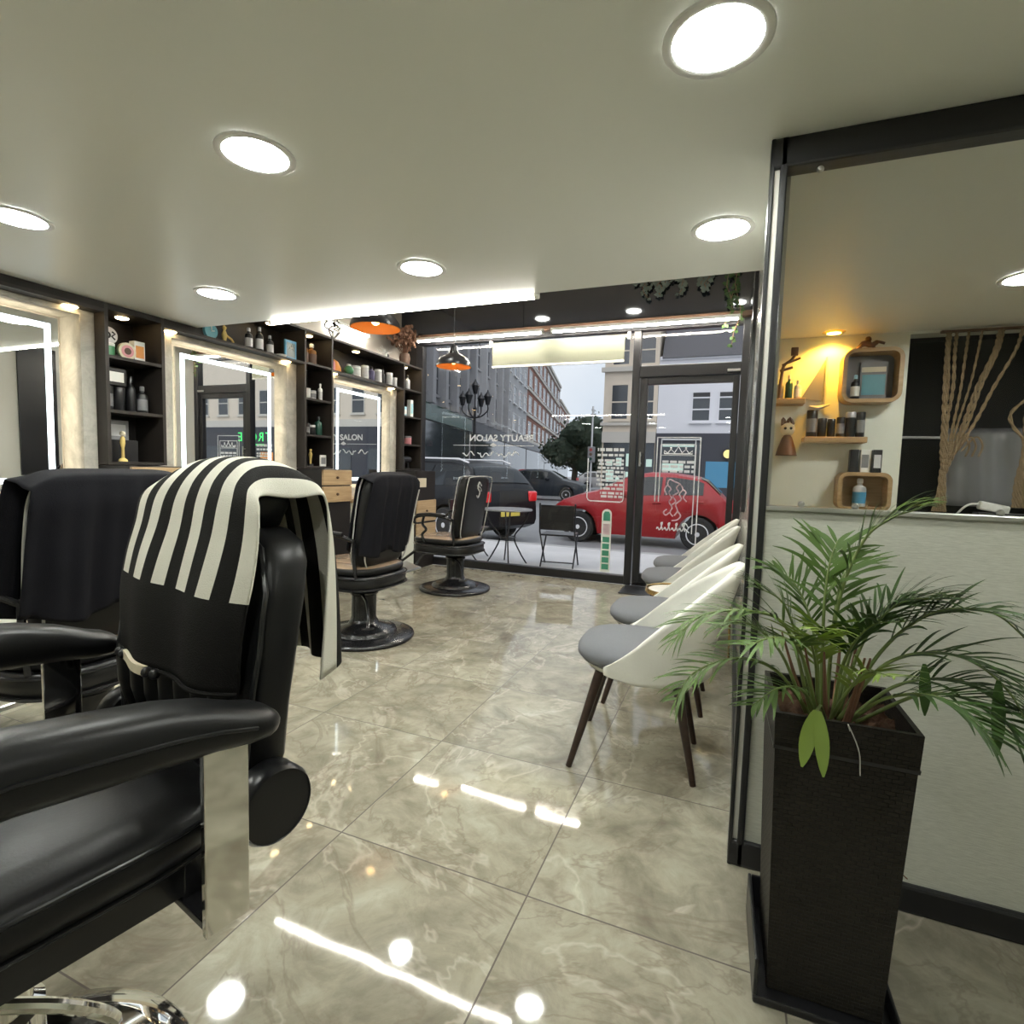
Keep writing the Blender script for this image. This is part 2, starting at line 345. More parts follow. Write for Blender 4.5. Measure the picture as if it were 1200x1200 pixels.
# --- partition: black frame, papered dado, glazed upper part looking into the alcove
P0, P1 = 1.62, 1.68
struct(MB().box((.056, P0+.012, .07), (.071, P1, 1.93)).build('trim_1', 'gloss_wall', smooth=None))
pf = MB()
pf.box((.070, P0, 0), (.088, P1, 2.0), .004).box((.046, P0, 0), (.057, P1, 2.0), .003).box((.046, P0, 1.925), (2.7, P1, 2.0), .006).box((.046, P0, 0), (2.7, P1, .075), .008)
struct(pf.build('window_frame_alcove', 'black', smooth=None)); 
o = bpy.data.objects['window_frame_alcove']; o.name = 'trim_2'
struct(MB().box((.086, P0+.015, .075), (2.7, P1-.008, 1.03)).build('wall_partition', 'wallpaper', smooth=None))
wn = struct(MB().box((.087, P0+.005, 1.03), (2.7, P1-.005, 1.043), .002).build('window_2', 'steel', smooth=None))
MB().box((.087, P0+.028, 1.043), (2.7, P0+.034, 1.925)).build('pane', 'glass2', wn, smooth=None)
for x, z in ((.175, 1.05), (.30, 1.05), (.60, 1.05), (.165, 1.915), (.62, 1.915)):
    MB().lathe([(.007, 0), (.009, -.006), (.006, -.014), (.001, -.015)], (x, P0+.028, z), 12, axis='Y').build('glass_clip', 'steel', wn)
# --- alcove
AY = 3.90
aw = MB().box((.10, AY, 0), (.925, AY+.12, 2.0)).box((.925, AY, 1.985), (2.7, AY+.12, 2.0)).box((2.3, AY, 0), (2.7, AY+.12, 2.0)).box((.925, AY, 0), (2.3, AY+.12, .84))
struct(aw.build('wall_alcove', 'wall', smooth=None))
vo = MB().box((.87, AY+.62, .6), (2.4, AY+.66, 2.1)).box((.86, AY+.12, .6), (.90, AY+.66, 2.1)).box((2.36, AY+.12, .6), (2.4, AY+.66, 2.1)).box((.86, AY+.12, .78), (2.4, AY+.66, .82)).box((.86, AY+.12, 2.06), (2.4, AY+.66, 2.1))
struct(vo.build('wall_cupboard', 'void', smooth=None))

# --- shopfront: big pane, door with transom, dark upper panel
F0, F1 = SY-.03, SY+.05
w1 = MB().box((-3.40, F0, 0), (-.955, F1, .085), .005).box((-3.40, F0, 2.50), (.10, F1, 2.56), .005).box((-3.43, F0, 0), (-3.345, F1, 2.5), .005).box((-.965, F0-.01, 0), (-.895, F1, 2.5), .005)
w1 = struct(w1.build('window_1', 'black', smooth=None))
MB().box((-3.345, SY, .085), (-.965, SY+.008, 2.50)).build('pane', 'glass', w1, smooth=None)
d1 = MB().box((-.895, F0, 2.055), (.025, F1, 2.165), .005).box((.015, F0-.01, 0), (.10, F1, 2.56), .005).box((-.885, F0, 0), (.02, F1, .018))
d1 = struct(d1.build('door_1', 'black', smooth=None))
MB().box((-.895, SY+.002, 2.165), (.02, SY+.010, 2.50)).build('transom_pane', 'glass', d1, smooth=None)
lf = MB().box((-.885, F0+.01, .02), (-.815, F1-.01, 2.05), .005).box((-.045, F0+.01, .02), (.012, F1-.01, 2.05), .005).box((-.815, F0+.01, 1.985), (-.045, F1-.01, 2.05), .005).box((-.815, F0+.01, .02), (-.045, F1-.01, .125), .005)
lf.build('door_leaf', 'black', d1, smooth=None)
MB().box((-.815, SY, .125), (-.045, SY+.008, 1.985)).build('pane', 'glass', d1, smooth=None)
h = MB().cyl((-.852, F0+.01, 1.30), (-.852, F0-.03, 1.30), .010).cyl((-.852, F0+.01, 1.22), (-.852, F0-.03, 1.22), .010); h.tube([(-.852, F0-.03, 1.33), (-.852, F0-.03, 1.19)], .010)
h.build('door_handle', 'steel', d1)
MB().box((-.10, F0-.02, 2.075), (.012, F0, 2.10), .003).build('door_closer', 'steel', d1, smooth=None)
struct(MB().box((-3.62, SY-.06, 2.60), (.10, SY+.05, 3.15)).build('trim_3', 'fascia', smooth=None))
struct(MB().box((-3.62, SY-.10, 2.555), (.10, SY+.05, 2.60), .004).build('trim_4', 'p_brown', smooth=None))  # brown strip paints in the warm light on the fascia's lower edge
struct(MB().box((-3.62, SY-.03, 0), (-3.43, SY+.05, 2.6)).build('wall_return', 'cab', smooth=None))

# ---- lettering on the glass (reads from the street)
g = thing('window_lettering', 'white reversed BEAUTY SALON vinyl lettering on the big shop window', 'sign', (-1.985, SY+.012, 1.43))
rot = (R(90), 0, R(180))
text_mesh('title_letters', 'BEAUTY SALON', .098, 'decal', g, (0, 0, 0), rot, 0., sx=1.10, bold=.0028)
ln = MB().box((-.97, 0, -.052), (-.53, .002, -.046)).box((-.42, 0, -.052), (0, .002, -.046))
ln.build('ornament_line', 'decal', g, smooth=None)
MB().prism([(-.52, -.049), (-.475, -.018), (-.43, -.049), (-.475, -.065)], 'Y', 0, .002).build('ornament_diamond', 'decal', g, smooth=None)
sq = MB(); rs = random.Random(3)
pts = []
for k in range(60):
    u = k/59; pts.append((-.17-.68*u, .001, -.148+.020*math.sin(u*46)+.012*math.sin(u*17)+(.03 if k in (4, 5, 22, 23, 40) else 0)))
sq.tube(pts[:24], .006, 6); sq.tube(pts[26:44], .006, 6); sq.tube(pts[46:], .006, 6)
sq.build('script_line', 'decal', g)
g = thing('price_list_decal', 'white price list vinyl with rounded border on the window beside the door', 'decal', (-1.17, SY+.012, .84))
bd = MB(); rr = [(.16, .03), (.16, 0), (.14, -.02), (-.19, -.02), (-.215, 0), (-.215, .03)]
bd.tube([(-.215, 0, .42), (-.215, 0, .02), (-.20, 0, -.005), (-.18, 0, -.015), (.13, 0, -.015), (.15, 0, -.005), (.16, 0, .02), (.16, 0, .30)], .006, 6)
bd.build('rounded_border', 'decal', g)
rows = MB(); rs = random.Random(11)
for k, z in enumerate((.505, .455, .40, .365, .325, .285, .24, .20, .155, .115, .07, .035)):
    x = .15; end = -.08 if k > 8 else -.12
    while x > end:
        w = rs.uniform(.025, .07); rows.box((max(x-w, end), 0, z-.010), (x, .002, z+(.014 if k else .022)), .002); x -= w+.012
rows.build('list_lettering', 'decal', g, smooth=None)
g = thing('door_decal', 'white crown, framed text and lady figure vinyl on the glass door', 'decal', (-.50, SY+.012, .55))
fr = MB()
for x, z0 in ((.335, .28), (.29, .10), (-.335+.32, .30), (-.06+.30, -.33)): pass
for x, z0, z1 in ((-.20, .30, .93), (-.165, .30, .86), (.16, -.0, .86), (.20, -.3, .93)): fr.box((x-.005, 0, z0), (x+.005, .002, z1))
fr.box((-.20, 0, .922), (.20, .002, .932)).box((-.165, 0, .852), (.16, .002, .862))
fr.build('double_border', 'decal', g, smooth=None)
cr = MB().tube([(-.13, 0, .77), (-.13, 0, .80), (-.10, 0, .775), (-.07, 0, .815), (-.035, 0, .78), (0, 0, .84), (.035, 0, .78), (.07, 0, .815), (.10, 0, .775), (.13, 0, .80), (.13, 0, .77), (-.13, 0, .77)], .006, 5)
for x, z in ((0, .852), (-.07, .825), (.07, .825)): cr.ball((x, 0, z), .010, 8)
cr.box((-.165, 0, .752), (.165, .002, .758)); cr.build('crown_mark', 'decal', g)
tx = MB(); rs = random.Random(5)
for z in (.69, .645, .60):
    x = -.145
    while x < .14:
        w = rs.uniform(.03, .075); tx.box((x, 0, z-.012), (min(x+w, .15), .002, z+.014), .003); x += w+.014
tx.build('text_lettering', 'decal', g, smooth=None)
fig = MB()
for pts_ in ([(.02, .50), (.07, .52), (.085, .47), (.05, .43), (.07, .39), (.04, .34), (.065, .30), (.03, .25), (.05, .20), (.02, .16)], [(.02, .50), (-.03, .48), (-.06, .43), (-.03, .38), (-.05, .33), (0, .28), (-.02, .22), (.01, .17)],
             [(-.03, .48), (0, .44), (-.02, .40), (.03, .36), (.0, .31), (.04, .27)], [(-.06, .43), (-.09, .40), (-.07, .35), (-.10, .31)], [(.085, .47), (.11, .42), (.09, .37)], [(.05, .20), (.09, .17), (.11, .20), (.08, .23)], [(-.02, .22), (-.05, .17), (-.02, .13), (.03, .12)]):
    fig.tube(spline([(-x, 0, z) for x, z in pts_], 20), .007, 5)
fig.build('figure_outline', 'pinkdecal', g)
sc_ = MB()
for k in range(4):
    x = .10-.07*k
    sc_.tube(spline([(x, 0, .02), (x-.02, 0, .085), (x-.005, 0, .095), (x-.03, 0, .02), (x-.05, 0, .05), (x-.06, 0, .03)], 14), .006, 5)
sc_.tube(spline([(.13, 0, .06), (.10, 0, .10), (.07, 0, .08), (.14, 0, .01)], 12), .006, 5)
sc_.build('script_word', 'decal', g)
g = thing('hygiene_sticker', 'tall rounded white and green sticker low on the window by the door', 'sticker', (-1.165, SY-.004, .10))
sp = [(-.05, 0), (.05, 0)] + [(.05*math.cos(a), .60+.05*math.sin(a)) for a in [PI*k/10 for k in range(11)]]
MB().prism(sp, 'Y', 0, .003).build('sticker_backing', 'p_white', g, smooth=None)
for k, z in enumerate((.03, .10, .17, .24, .31)): MB().box((-.035, -.002, z), (.035, 0, z+.055)).build('green_block', 'greendecal', g, smooth=None)
MB().box((-.035, -.002, .39), (.035, 0, .50)).build('figure_block', 'pinkdecal', g, smooth=None)
MB().prism([(-.035, .53), (.035, .53), (.035, .60), (.02, .625), (-.02, .625), (-.035, .60)], 'Y', -.002, 0).build('emblem_block', 'greendecal', g, smooth=None)

# ---- roller blind
b_ = thing('roller_blind', 'cream roller blind half lowered at the top of the shop window', 'blind', (-1.745, SY-.055, 2.2))
MB().tube([(-.74, 0, .25), (.74, 0, .25)], .018, 14).build('roller', 'blind', b_)
MB().box((-.715, -.018, .02), (.70, -.015, .255)).build('fabric', 'blind', b_, smooth=None)
MB().box((-.715, -.024, 0), (.70, -.010, .022), .004).build('bottom_bar', 'whiteplastic', b_, smooth=None)
for q in (-.75, .72): MB().box((q, -.02, .22), (q+.03, .02, .29), .005).build('bracket', 'whiteplastic', b_, smooth=None)

# ================================================================== CEILING LAMPS
dl = thing('ceiling_downlight', 'round ceiling downlight, the large one nearest the partition', 'ceiling light', (-.078, 1.222, 2.0), 0, 'round ceiling downlights')
MB().lathe([(.088, -.002), (.108, -.001), (.108, -.006), (.100, -.009), (.088, -.006)], n=40, cap=False).build('trim_ring', 'whiteplastic', dl)
MB().lathe([(.0, -.004), (.0885, -.004), (.0885, -.002), (.0, -.002)], n=40).build('diffuser', 'down', dl)
for x, y, l in ((-1.315, 1.215, 'round ceiling downlight, the middle of the row nearest us'), (-2.51, 1.225, 'round ceiling downlight cut by the left picture edge'),
                (-2.565, 2.11, 'round ceiling downlight over the middle mirror, by the ceiling edge'), (-1.327, 2.127, 'small round ceiling downlight just above the long tube light'),
                (-.083, 2.13, 'round ceiling downlight in front of the glass door, next to the right partition'), (1.125, 3.02, 'round ceiling downlight seen through the partition glass'),
                (-2.51, .32, 'round ceiling downlight over the near end of the mirrors, out of frame'), (-1.315, .32, 'round ceiling downlight directly over the striped-towel chair'), (1.16, .32, 'round ceiling downlight behind the palm, out of frame'),
                (-.08, -.6, 'added ceiling downlight behind the viewpoint, unseen'), (2.05, 2.5, 'added ceiling downlight brightening the alcove, out of frame on the right')):  # these two are unseen extras, added to brighten the room and the alcove
    dup(dl, (x, y, 2.0), 0, l, 'round ceiling downlights')
for x, y, l in ((-2.475, 3.79, 'on the mirror side, mirrored in the tiles'), (-1.265, 3.79, 'in the middle, mirrored in the tiles'), (-.06, 3.79, 'over the row of shell chairs')):
    dup(dl, (x, y, 3.15), 0, 'round downlight of the raised ceiling '+l, 'downlights of the raised ceiling')
def tube_light(x0, x1, y, z, label, name='ceiling_tube_light', along='X', r=.014, mt='tube'):
    L_ = (x1-x0)/2; t = thing(name, label, 'tube light', ((x0+x1)/2, y, z) if along == 'X' else (y, (x0+x1)/2, z), 0 if along == 'X' else R(90), 'long tube lights')
    MB().box((-L_, -.018, .004), (L_, .018, .034), .004).build('housing', 'whiteplastic', t, smooth=None)
    MB().tube([(-L_+.02, 0, 0), (L_-.02, 0, 0)], r, 14).build('tube', mt, t)
    for s in (-1, 1): MB().tube([(s*(L_-.022), 0, 0), (s*L_, 0, 0)], r*1.08, 14).build('end_cap', 'whiteplastic', t)
    return t
tube_light(-2.74, -.955, CE+.032, 1.997, 'long tube light along the edge of the low ceiling')
tube_light(-3.32, -1.84, SY-.21, 2.505, 'tube light over the window left of the gap', mt='tubewin')
tube_light(-1.76, -.015, SY-.21, 2.505, 'tube light over the blind and the door', mt='tubewin')
tube_light(4.10, 4.75, -3.585, 2.46, 'short tube light on the upper left wall above the shelves', along='Y', r=.014)
def pendant(x, y, zb, label, k=1.):
    t = thing('pendant_lamp', label, 'pendant lamp', (x, y, zb), 0, 'black dome pendants')
    prof = [(a*k, b*k) for a, b in ((.165, 0), (.158, .035), (.128, .075), (.080, .105), (.048, .118), (.036, .15), (.032, .185), (.012, .20))]
    MB().lathe(prof, n=36, cap=False).build('shade', 'lampblack', t)
    MB().lathe([(r*.97, z-.002) for r, z in prof[:5]], n=36, cap=False).build('shade_lining', 'copper', t)
    MB().ball((0, 0, .055), .032, 14).build('bulb', 'bulb', t)
    MB().tube([(0, 0, .20*k), (0, 0, 3.15-zb)], .0035, 6).build('cord', 'black', t)
pendant(-2.46, 4.52, 2.06, 'small black dome pendant lamp hanging in front of the big window')
pendant(-2.585, 3.50, 2.165, 'black dome pendant lamp half hidden behind the long tube light', 1.15)

# ================================================================== LEFT WALL: shelving and lit mirrors
XF, XB, XC = -3.34, -3.615, -3.43   # shelf fronts, wall face, concrete face
cols = [('black shelf column between the first and second lit mirrors', 2.02, 2.37, 2.0), ('black shelf column between the second and third lit mirrors', 3.57, 3.916, 2.24), ('black shelf column against the shop window', 5.03, 5.41, 2.24)]
for lab, y0, y1, zt in cols:
    c = thing('shelf_column', lab, 'shelf unit', (XB, y0, 0), 0, 'built-in shelf columns')
    w = y1-y0; d = XF-XB
    MB().box((0, 0, 1.085), (d, .02, zt-.002)).build('side_panel', 'cabedge', c, smooth=None)
    MB().box((0, w-.02, 1.085), (d, w, zt-.002)).build('side_panel', 'cabedge', c, smooth=None)
    MB().box((0, .02, 1.085), (.012, w-.02, zt-.002)).build('back_panel', 'cab', c, smooth=None)
    for z in ((1.085, 1.385, 1.695, 1.985) if zt < 2.1 else (1.085, 1.355, 1.66, 1.955, 2.222)):
        if z == 1.985: MB().box((.012, .02, 1.965), (d, w-.02, 1.998)).build('top_board', 'cab', c, smooth=None)
        else: MB().box((.012, .02, z), (d-.004, w-.02, z+.018)).build('shelf', 'cabedge', c, smooth=None)
    zs = 1.965 if zt < 2.1 else 2.222
    MB().lathe([(.0, -.006), (.030, -.006), (.036, 0), (.0, 0)], (d*.55, w/2, zs), 18).build('spot_light', 'spot', c)
    # base cabinet with light wooden drawers
    k = thing('drawer_cabinet', lab.replace('black shelf column', 'dark cabinet with wood drawers below the shelves'), 'cabinet', (XB, y0, 0), 0, 'drawer cabinets')
    D = .465
    MB().box((0, .004, 0), (D-.02, w+.03, 1.08), .004).build('body', 'cab', k, smooth=None)
    if y0 < 4.5: zz = ((.80, .935), (.945, 1.075))
    else: zz = ((.26, .50), (.52, .755))
    for a, b in zz:
        dr = MB().box((D-.02, .008, a), (D, w+.026, b), .004).build('drawer', 'wood', k, smooth=None)
        MB().ball((D+.010, w/2, (a+b)/2), .012, 10).build('knob', 'p_brown', dr)
    if y0 > 4.5: MB().box((D-.02, .02, .90), (D-.012, .20, 1.0)).build('label_panel', 'p_cream', k, smooth=None)
bays = [(.82, 2.02, .94, 1.946, 'first'), (2.37, 3.57, 2.48, 3.462, 'second'), (3.916, 5.03, 4.03, 4.915, 'third')]
for i, (y0, y1, n0, n1, wd) in enumerate(bays):
    e = .001
    cl = MB().box((XB, y0+e, .80), (XC, n0, 1.944)).box((XB, n1, .80), (XC, y1-e, 1.944)).box((XB, n0, 1.915), (XC, n1, 1.944)).box((XB, n0, .80), (XC, n1, .90))
    struct(cl.build('wall_cladding', 'concrete', smooth=None)); bpy.data.objects[('wall_cladding')].name = 'trim_%d' % (5+i)
    m = thing('lit_mirror', {'first': 'lit wall mirror at the left picture edge with a bright band around it', 'second': 'lit wall mirror reflecting the glass door', 'third': 'lit wall mirror nearest the shop window reflecting its lettering'}[wd], 'mirror', (XB, n0, .90), 0, 'lit salon mirrors')
    w = n1-n0; y0m, y1m, z0m, z1m = .058, w-.082, .035, .975
    MB().box((.0005, y0m+.05, z0m+.05), (.118, y1m-.05, z1m-.05), .004).build('light_box', 'whiteplastic', m, smooth=None)
    MB().box((.120, y0m, z0m), (.135, y1m, z1m)).build('mirror_glass', 'mirror', m, smooth=None)
    a, b = .036, .066
    MB().box((.1352, y0m+a, z0m+a), (.1365, y0m+b, z1m-a)).box((.1352, y1m-b, z0m+a), (.1365, y1m-a, z1m-a)).box((.1352, y0m+b, z1m-b), (.1365, y1m-b, z1m-a)).box((.1352, y0m+b, z0m+a), (.1365, y1m-b, z0m+b)).build('light_band', 'led', m, smooth=None)
    c, d_ = .030, .048
    s = MB().box((.095, y0m+c, z0m+c), (.115, y0m+d_, z1m-c)).box((.095, y1m-d_, z0m+c), (.115, y1m-c, z1m-c)).box((.095, y0m+d_, z1m-d_), (.115, y1m-d_, z1m-c)).box((.095, y0m+d_, z0m+c), (.115, y1m-d_, z0m+d_))
    s.build('back_light', 'ledwarm', m, smooth=None)
    v = thing('vanity_counter', 'pale wood counter under the %s lit mirror' % wd, 'counter', (XB, y0, 0), 0, 'mirror counters')
    MB().box((0, .04, .78), (.46, y1-y0-.005, .815), .006).build('top', 'wood', v, smooth=None)
    MB().box((0, .05, 0), (.44, y1-y0-.015, .775), .004).build('body', 'wall', v, smooth=None)
    for q in (0, 1):
        ya, yb = (.06, (y1-y0)/2-.01) if q == 0 else ((y1-y0)/2+.01, y1-y0-.025)
        dd = MB().box((.44, ya, .50), (.455, yb, .765), .004).build('drawer', 'p_cream', v, smooth=None)
        MB().box((.455, (ya+yb)/2-.06, .70), (.47, (ya+yb)/2+.06, .712), .003).build('handle', 'steel', dd, smooth=None)
    # compartment over the mirror
    u = thing('upper_shelf', 'dark open shelf compartment above the %s lit mirror' % wd, 'shelf', (XB, y0, 1.945), 0, 'compartments over the mirrors')
    L_ = y1-y0; d = XF-XB
    MB().box((0, 0, 0), (d, L_, .018)).build('bottom_board', 'cabedge', u, smooth=None)
    c0 = max(0, CE+.002-y0)
    if c0 > 0: MB().box((d-.02, 0, .018), (d, min(c0-.004, L_), .054)).build('front_board', 'cab', u, smooth=None)
    if c0 < L_:
        MB().box((0, c0, .277), (d, L_, .293)).build('top_board', 'cabedge', u, smooth=None)
        MB().box((0, c0, .018), (.012, L_, .277)).build('back_panel', 'cab', u, smooth=None)
        MB().lathe([(.0, -.006), (.030, -.006), (.036, 0), (.0, 0)], (d*.55, (c0+L_)*.42 if i == 2 else L_*.8, .277), 18).build('spot_light', 'spot', u)
    for yy in (.09, L_-.13):
        MB().lathe([(.0, -.006), (.032, -.006), (.038, 0), (.0, 0)], (d-.075, yy, 0), 18).build('spot_light', 'spot', u)
# tall dark panel and reflections on the right wall
g = thing('wall_panel', 'tall dark glossy panel hung on the right wall above the chairs', 'panel', (.074, 3.55, 1.60))
MB().box((-.016, -.17, -.68), (0, .17, .68), .004).build('panel_face', 'p_black', g, smooth=None)
MB().box((-.020, -.175, -.685), (-.001, -.165, .685)).box((-.020, .165, -.685), (-.001, .175, .685)).box((-.020, -.165, .675), (-.001, .165, .685)).box((-.020, -.165, -.685), (-.001, .165, -.675)).build('edge_frame', 'black', g, smooth=None)
# ================================================================== NEAR BARBER CHAIR (faces local -Y)
ch = thing('barber_chair', 'large black leather barber chair in front with the striped towel over its headrest', 'barber chair', (-1.03, .43, 0), R(-12))
# base and column
MB().lathe([(.0, .0), (.268, .0), (.274, .006), (.268, .013), (.22, .026), (.15, .038), (.10, .05), (.07, .075), (.0, .075)], n=56).build('base', 'chrome', ch, smooth=50)
MB().lathe([(.0, .075), (.062, .075), (.062, .24), (.048, .25), (.048, .44), (.0, .44)], n=32).build('column', 'chrome', ch)
# seat
def ring_xy(cx, cy, hx, hy, z, n=32, p=5.): return [(x, y, z) for x, y in superring(cx, cy, hx, hy, n, p)]
s = MB(); s.loft([ring_xy(0, -.02, hx, hy, z, 40, 5.) for hx, hy, z in ((.245, .265, .502), (.268, .285, .515), (.272, .29, .54), (.270, .288, .562), (.255, .275, .578), (.20, .22, .587), (.10, .12, .590))])
s.build('seat', 'leather', ch, 60)
s = MB(); s.loft([ring_xy(0, -.01, hx, hy, z, 40, 7.) for hx, hy, z in ((.235, .27, .440), (.250, .285, .447), (.252, .287, .500), (.24, .275, .503))])
s.build('seat_frame', 'leather2', ch, 60)
p_ = MB()
for zz, hx, hy in ((.508, .264, .282), (.560, .268, .286)):
    p_.tube([(x, y-.02, zz) for x, y in superring(0, 0, hx+.003, hy+.003, 60, 5.)]+[(hx+.003, -.02, zz)], .0035, 6)
p_.build('seam_piping', 'leather2', ch)
# backrest: rounded rings stacked up, leaning back a little
def yf(z): return interp([(.50, .262), (.61, .262), (.72, .264), (.84, .283), (.98, .314), (1.12, .335)], z)
b_ = MB(); rows = []
for z, w, t in ((.52, .19, .08), (.545, .225, .095), (.60, .248, .10), (.70, .258, .105), (.80, .262, .108), (.88, .258, .112), (.94, .246, .115), (.975, .222, .112), (.995, .18, .095), (1.003, .12, .06)):
    y0 = yf(z); rows.append([(x, y, z) for x, y in superring(0, y0+.055, w, t/2, 36, 4.5)])
b_.loft(rows); b_.build('backrest', 'leather', ch, 60)
for k in range(7):
    x = -.186+.062*k
    MB().tube([(x, yf(z)+.010, z) for z in (.60, .66, .72, .78, .84, .90, .94)], [.012, .027, .030, .031, .031, .027, .012], 14).build('backrest_rib', 'leather', ch, 80)
for sg in (-1, 1):
    ed = [(sg*interp([(.56, .238), (.70, .257), (.80, .261), (.90, .25), (.97, .212), (.99, .17)], z), yf(z)+.012, z) for z in (.56, .62, .68, .74, .80, .86, .90, .94, .97, .99)]
    MB().tube(ed, .005, 6).build('backrest_piping', 'leather2', ch)
h_ = MB(); h_.loft([[(x, y, z) for x, y in superring(.01, yf(z)+.058, w, t, 28, 3.5)] for z, w, t in ((.985, .10, .035), (1.0, .14, .046), (1.04, .155, .054), (1.08, .15, .052), (1.105, .125, .042), (1.115, .08, .02))])
h_.build('headrest', 'leather', ch, 60)
for sg in (-1, 1):
    MB().lathe([(.0, sg*.245), (.058, sg*.245), (.066, sg*.255), (.066, sg*.290), (.061, sg*.300), (.060, sg*.297), (.0, sg*.297)], (0, .300, .545), 36, axis='X').build('hinge_disc', 'leather2', ch, 40)
    a = MB()
    tab = [(-.335, .735, .752), (-.325, .722, .785), (-.30, .715, .800), (-.20, .715, .812), (-.10, .716, .812), (-.04, .716, .809), (.043, .707, .799), (.12, .702, .787), (.179, .697, .771), (.233, .690, .748), (.260, .689, .740), (.276, .691, .731), (.286, .696, .722), (.290, .702, .714)]
    a.loft([[(sg*.300+dx, y, (z0+z1)/2+dz) for dx, dz in superring(0, 0, .052*(1-max(0, (y-.235)/.055)**2.6*.62) if y > .2 else .052 if y > -.31 else .036, (z1-z0)/2, 20, 2.6)] for y, z0, z1 in tab])
    pd = a.build('armrest', 'leather', ch, 60)
    MB().tube([(sg*.300+sg*.052, y, (z0+z1)/2+.004) for y, z0, z1 in tab[2:10]], .003, 6).build('seam', 'leather2', pd)
    MB().box((sg*.332-.006, .160, .430), (sg*.332+.006, .226, .712), .002).build('arm_post', 'chrome', ch, smooth=None)
    MB().box((min(sg*.21, sg*.326), .165, .430), (max(sg*.21, sg*.326), .222, .442), .002).box((min(sg*.20, sg*.25), .17, .43), (max(sg*.20, sg*.25), .215, .52), .003).build('arm_bracket', 'darkmetal', ch, smooth=None)
MB().tube(spline([(.10, -.05, .36), (.14, .05, .30), (.12, .12, .20), (.04, .08, .12)], 16), .010, 10).build('pump_lever', 'chrome', ch)
fr = MB(); fr.box((-.20, -.62, .12), (.20, -.42, .14), .006, rot=Matrix.Rotation(R(18), 3, 'X'))
fr.build('footrest', 'darkmetal', ch, smooth=None)
MB().tube([(-.16, -.28, .45), (-.16, -.42, .18)], .012, 8).build('footrest_arm', 'chrome', ch); MB().tube([(.16, -.28, .45), (.16, -.42, .18)], .012, 8).build('footrest_arm', 'chrome', ch)

# striped towel: a sheet hung over headrest and back
tw = thing('striped_towel', 'black and cream striped towel draped over the headrest of the front chair', 'towel', (-1.03, .43, 0), R(-12))
path = [(.232, .735), (.236, .80), (.244, .86), (.262, .93), (.280, .99), (.294, 1.05), (.316, 1.092), (.355, 1.124), (.41, 1.128), (.455, 1.106), (.482, 1.06), (.500, .98), (.512, .90), (.522, .80), (.530, .70)]
wid = [.218, .224, .232, .238, .232, .222, .196, .180, .178, .182, .190, .196, .198, .198, .196]
PS = spline([(0, y, z) for y, z in path], 140); WS = spline([(0, w_, 0) for w_ in wid], 140)
def towel(u, v):
    k = int(round(v*140)); y = PS[k].y; z = PS[k].z; w_ = WS[k].y
    x = (u*2-1); front = max(0, 1-v/.45); top = math.exp(-((v-.55)/.13)**2); back = max(0, (v-.62)/.38)
    edge = abs(x)**5
    y += edge*(.03*front + .0*top - .07*back) + .007*math.sin(x*7+v*5)*(front+back)
    z -= edge*.055*top + (.018*x*x*top)
    z += (.03*(x+1)*-1+.03)*front*0
    y += back*.020*math.sin(x*9+1.3)
    return Vector((x*w_+.022, y, z))
def twm(u, v):
    if v < .165: return 1
    return 1 if (u*5.6+.28) % 1. < .50 else 0
t_ = MB(); t_.grid(towel, 112, 70, twm); t_.build('towel_sheet', ['towelw', 'towelb'], tw, 180, solid=.004)
# hem and clasp along the front lower edge
hm = MB(); hm.tube([towel(u, 0)+Vector((0, -.004, 0)) for u in [k/20 for k in range(21)]], .004, 6); hm.build('hem', 'towelb', tw)
c_ = MB(); c_.loft([[towel(u, .0)+Vector((0, dy, dz)) for dy, dz in ((-.010, -.012), (-.010, .006), (-.003, .006), (-.003, -.012))] for u in [.16+.30*k/8 for k in range(9)]])
c_.build('pale_clasp', 'p_cream', tw)
for u in (.10, .15, .47, .52): MB().ball(towel(u, 0)+Vector((0, -.008, -.004)), .010, 8).build('clasp_end', 'p_black', tw)

# ================================================================== CHAIRS BY THE MIRRORS (face local -Y)
bc = thing('barber_chair', 'black barber chair nearest the shop window with a bare piped backrest', 'barber chair', (-2.385, 4.41, 0), R(-92), 'black barber chairs by the mirrors')
MB().lathe([(.0, 0), (.325, 0), (.33, .010), (.325, .022), (.30, .030), (.215, .038), (.205, .060), (.17, .072), (.10, .090), (.085, .12), (.0, .12)], c=(0, .045, 0), n=48).build('base', 'darkmetal', bc, 50)
MB().lathe([(.0, .12), (.085, .12), (.080, .135), (.080, .28), (.092, .29), (.092, .30), (.065, .31), (.065, .36), (.0, .36)], c=(0, .045, 0), n=28).build('column', 'darkmetal', bc)
sk = MB(); sk.loft([ring_xy(0, -.02, hx, hy, z, 40, 3.2) for hx, hy, z in ((.20, .22, .335), (.255, .275, .345), (.272, .292, .365), (.275, .295, .40), (.268, .288, .435), (.258, .278, .44))]); sk.build('seat_skirt', 'leather2', bc, 60)
sb = MB()
for z in (.362, .428): sb.tube([(x, y-.02, z) for x, y in superring(0, 0, .278, .298, 48, 3.2)]+[(.278, -.02, z)], .006, 6)
sb.build('skirt_band', 'darkmetal', bc)
st = MB(); st.loft([ring_xy(0, -.03, hx, hy, z, 40, 3.4) for hx, hy, z in ((.245, .265, .441), (.262, .28, .455), (.264, .282, .475), (.252, .27, .488))], cap=True); st.build('seat', 'leather', bc, 60)
sq_ = MB(); sq_.loft([ring_xy(0, -.03, hx, hy, z, 40, 3.4) for hx, hy, z in ((.250, .268, .487), (.235, .25, .497), (.16, .18, .503), (.06, .07, .505))]); sq_.build('seat_top', 'tanseat', bc, 60)
sg_ = MB()
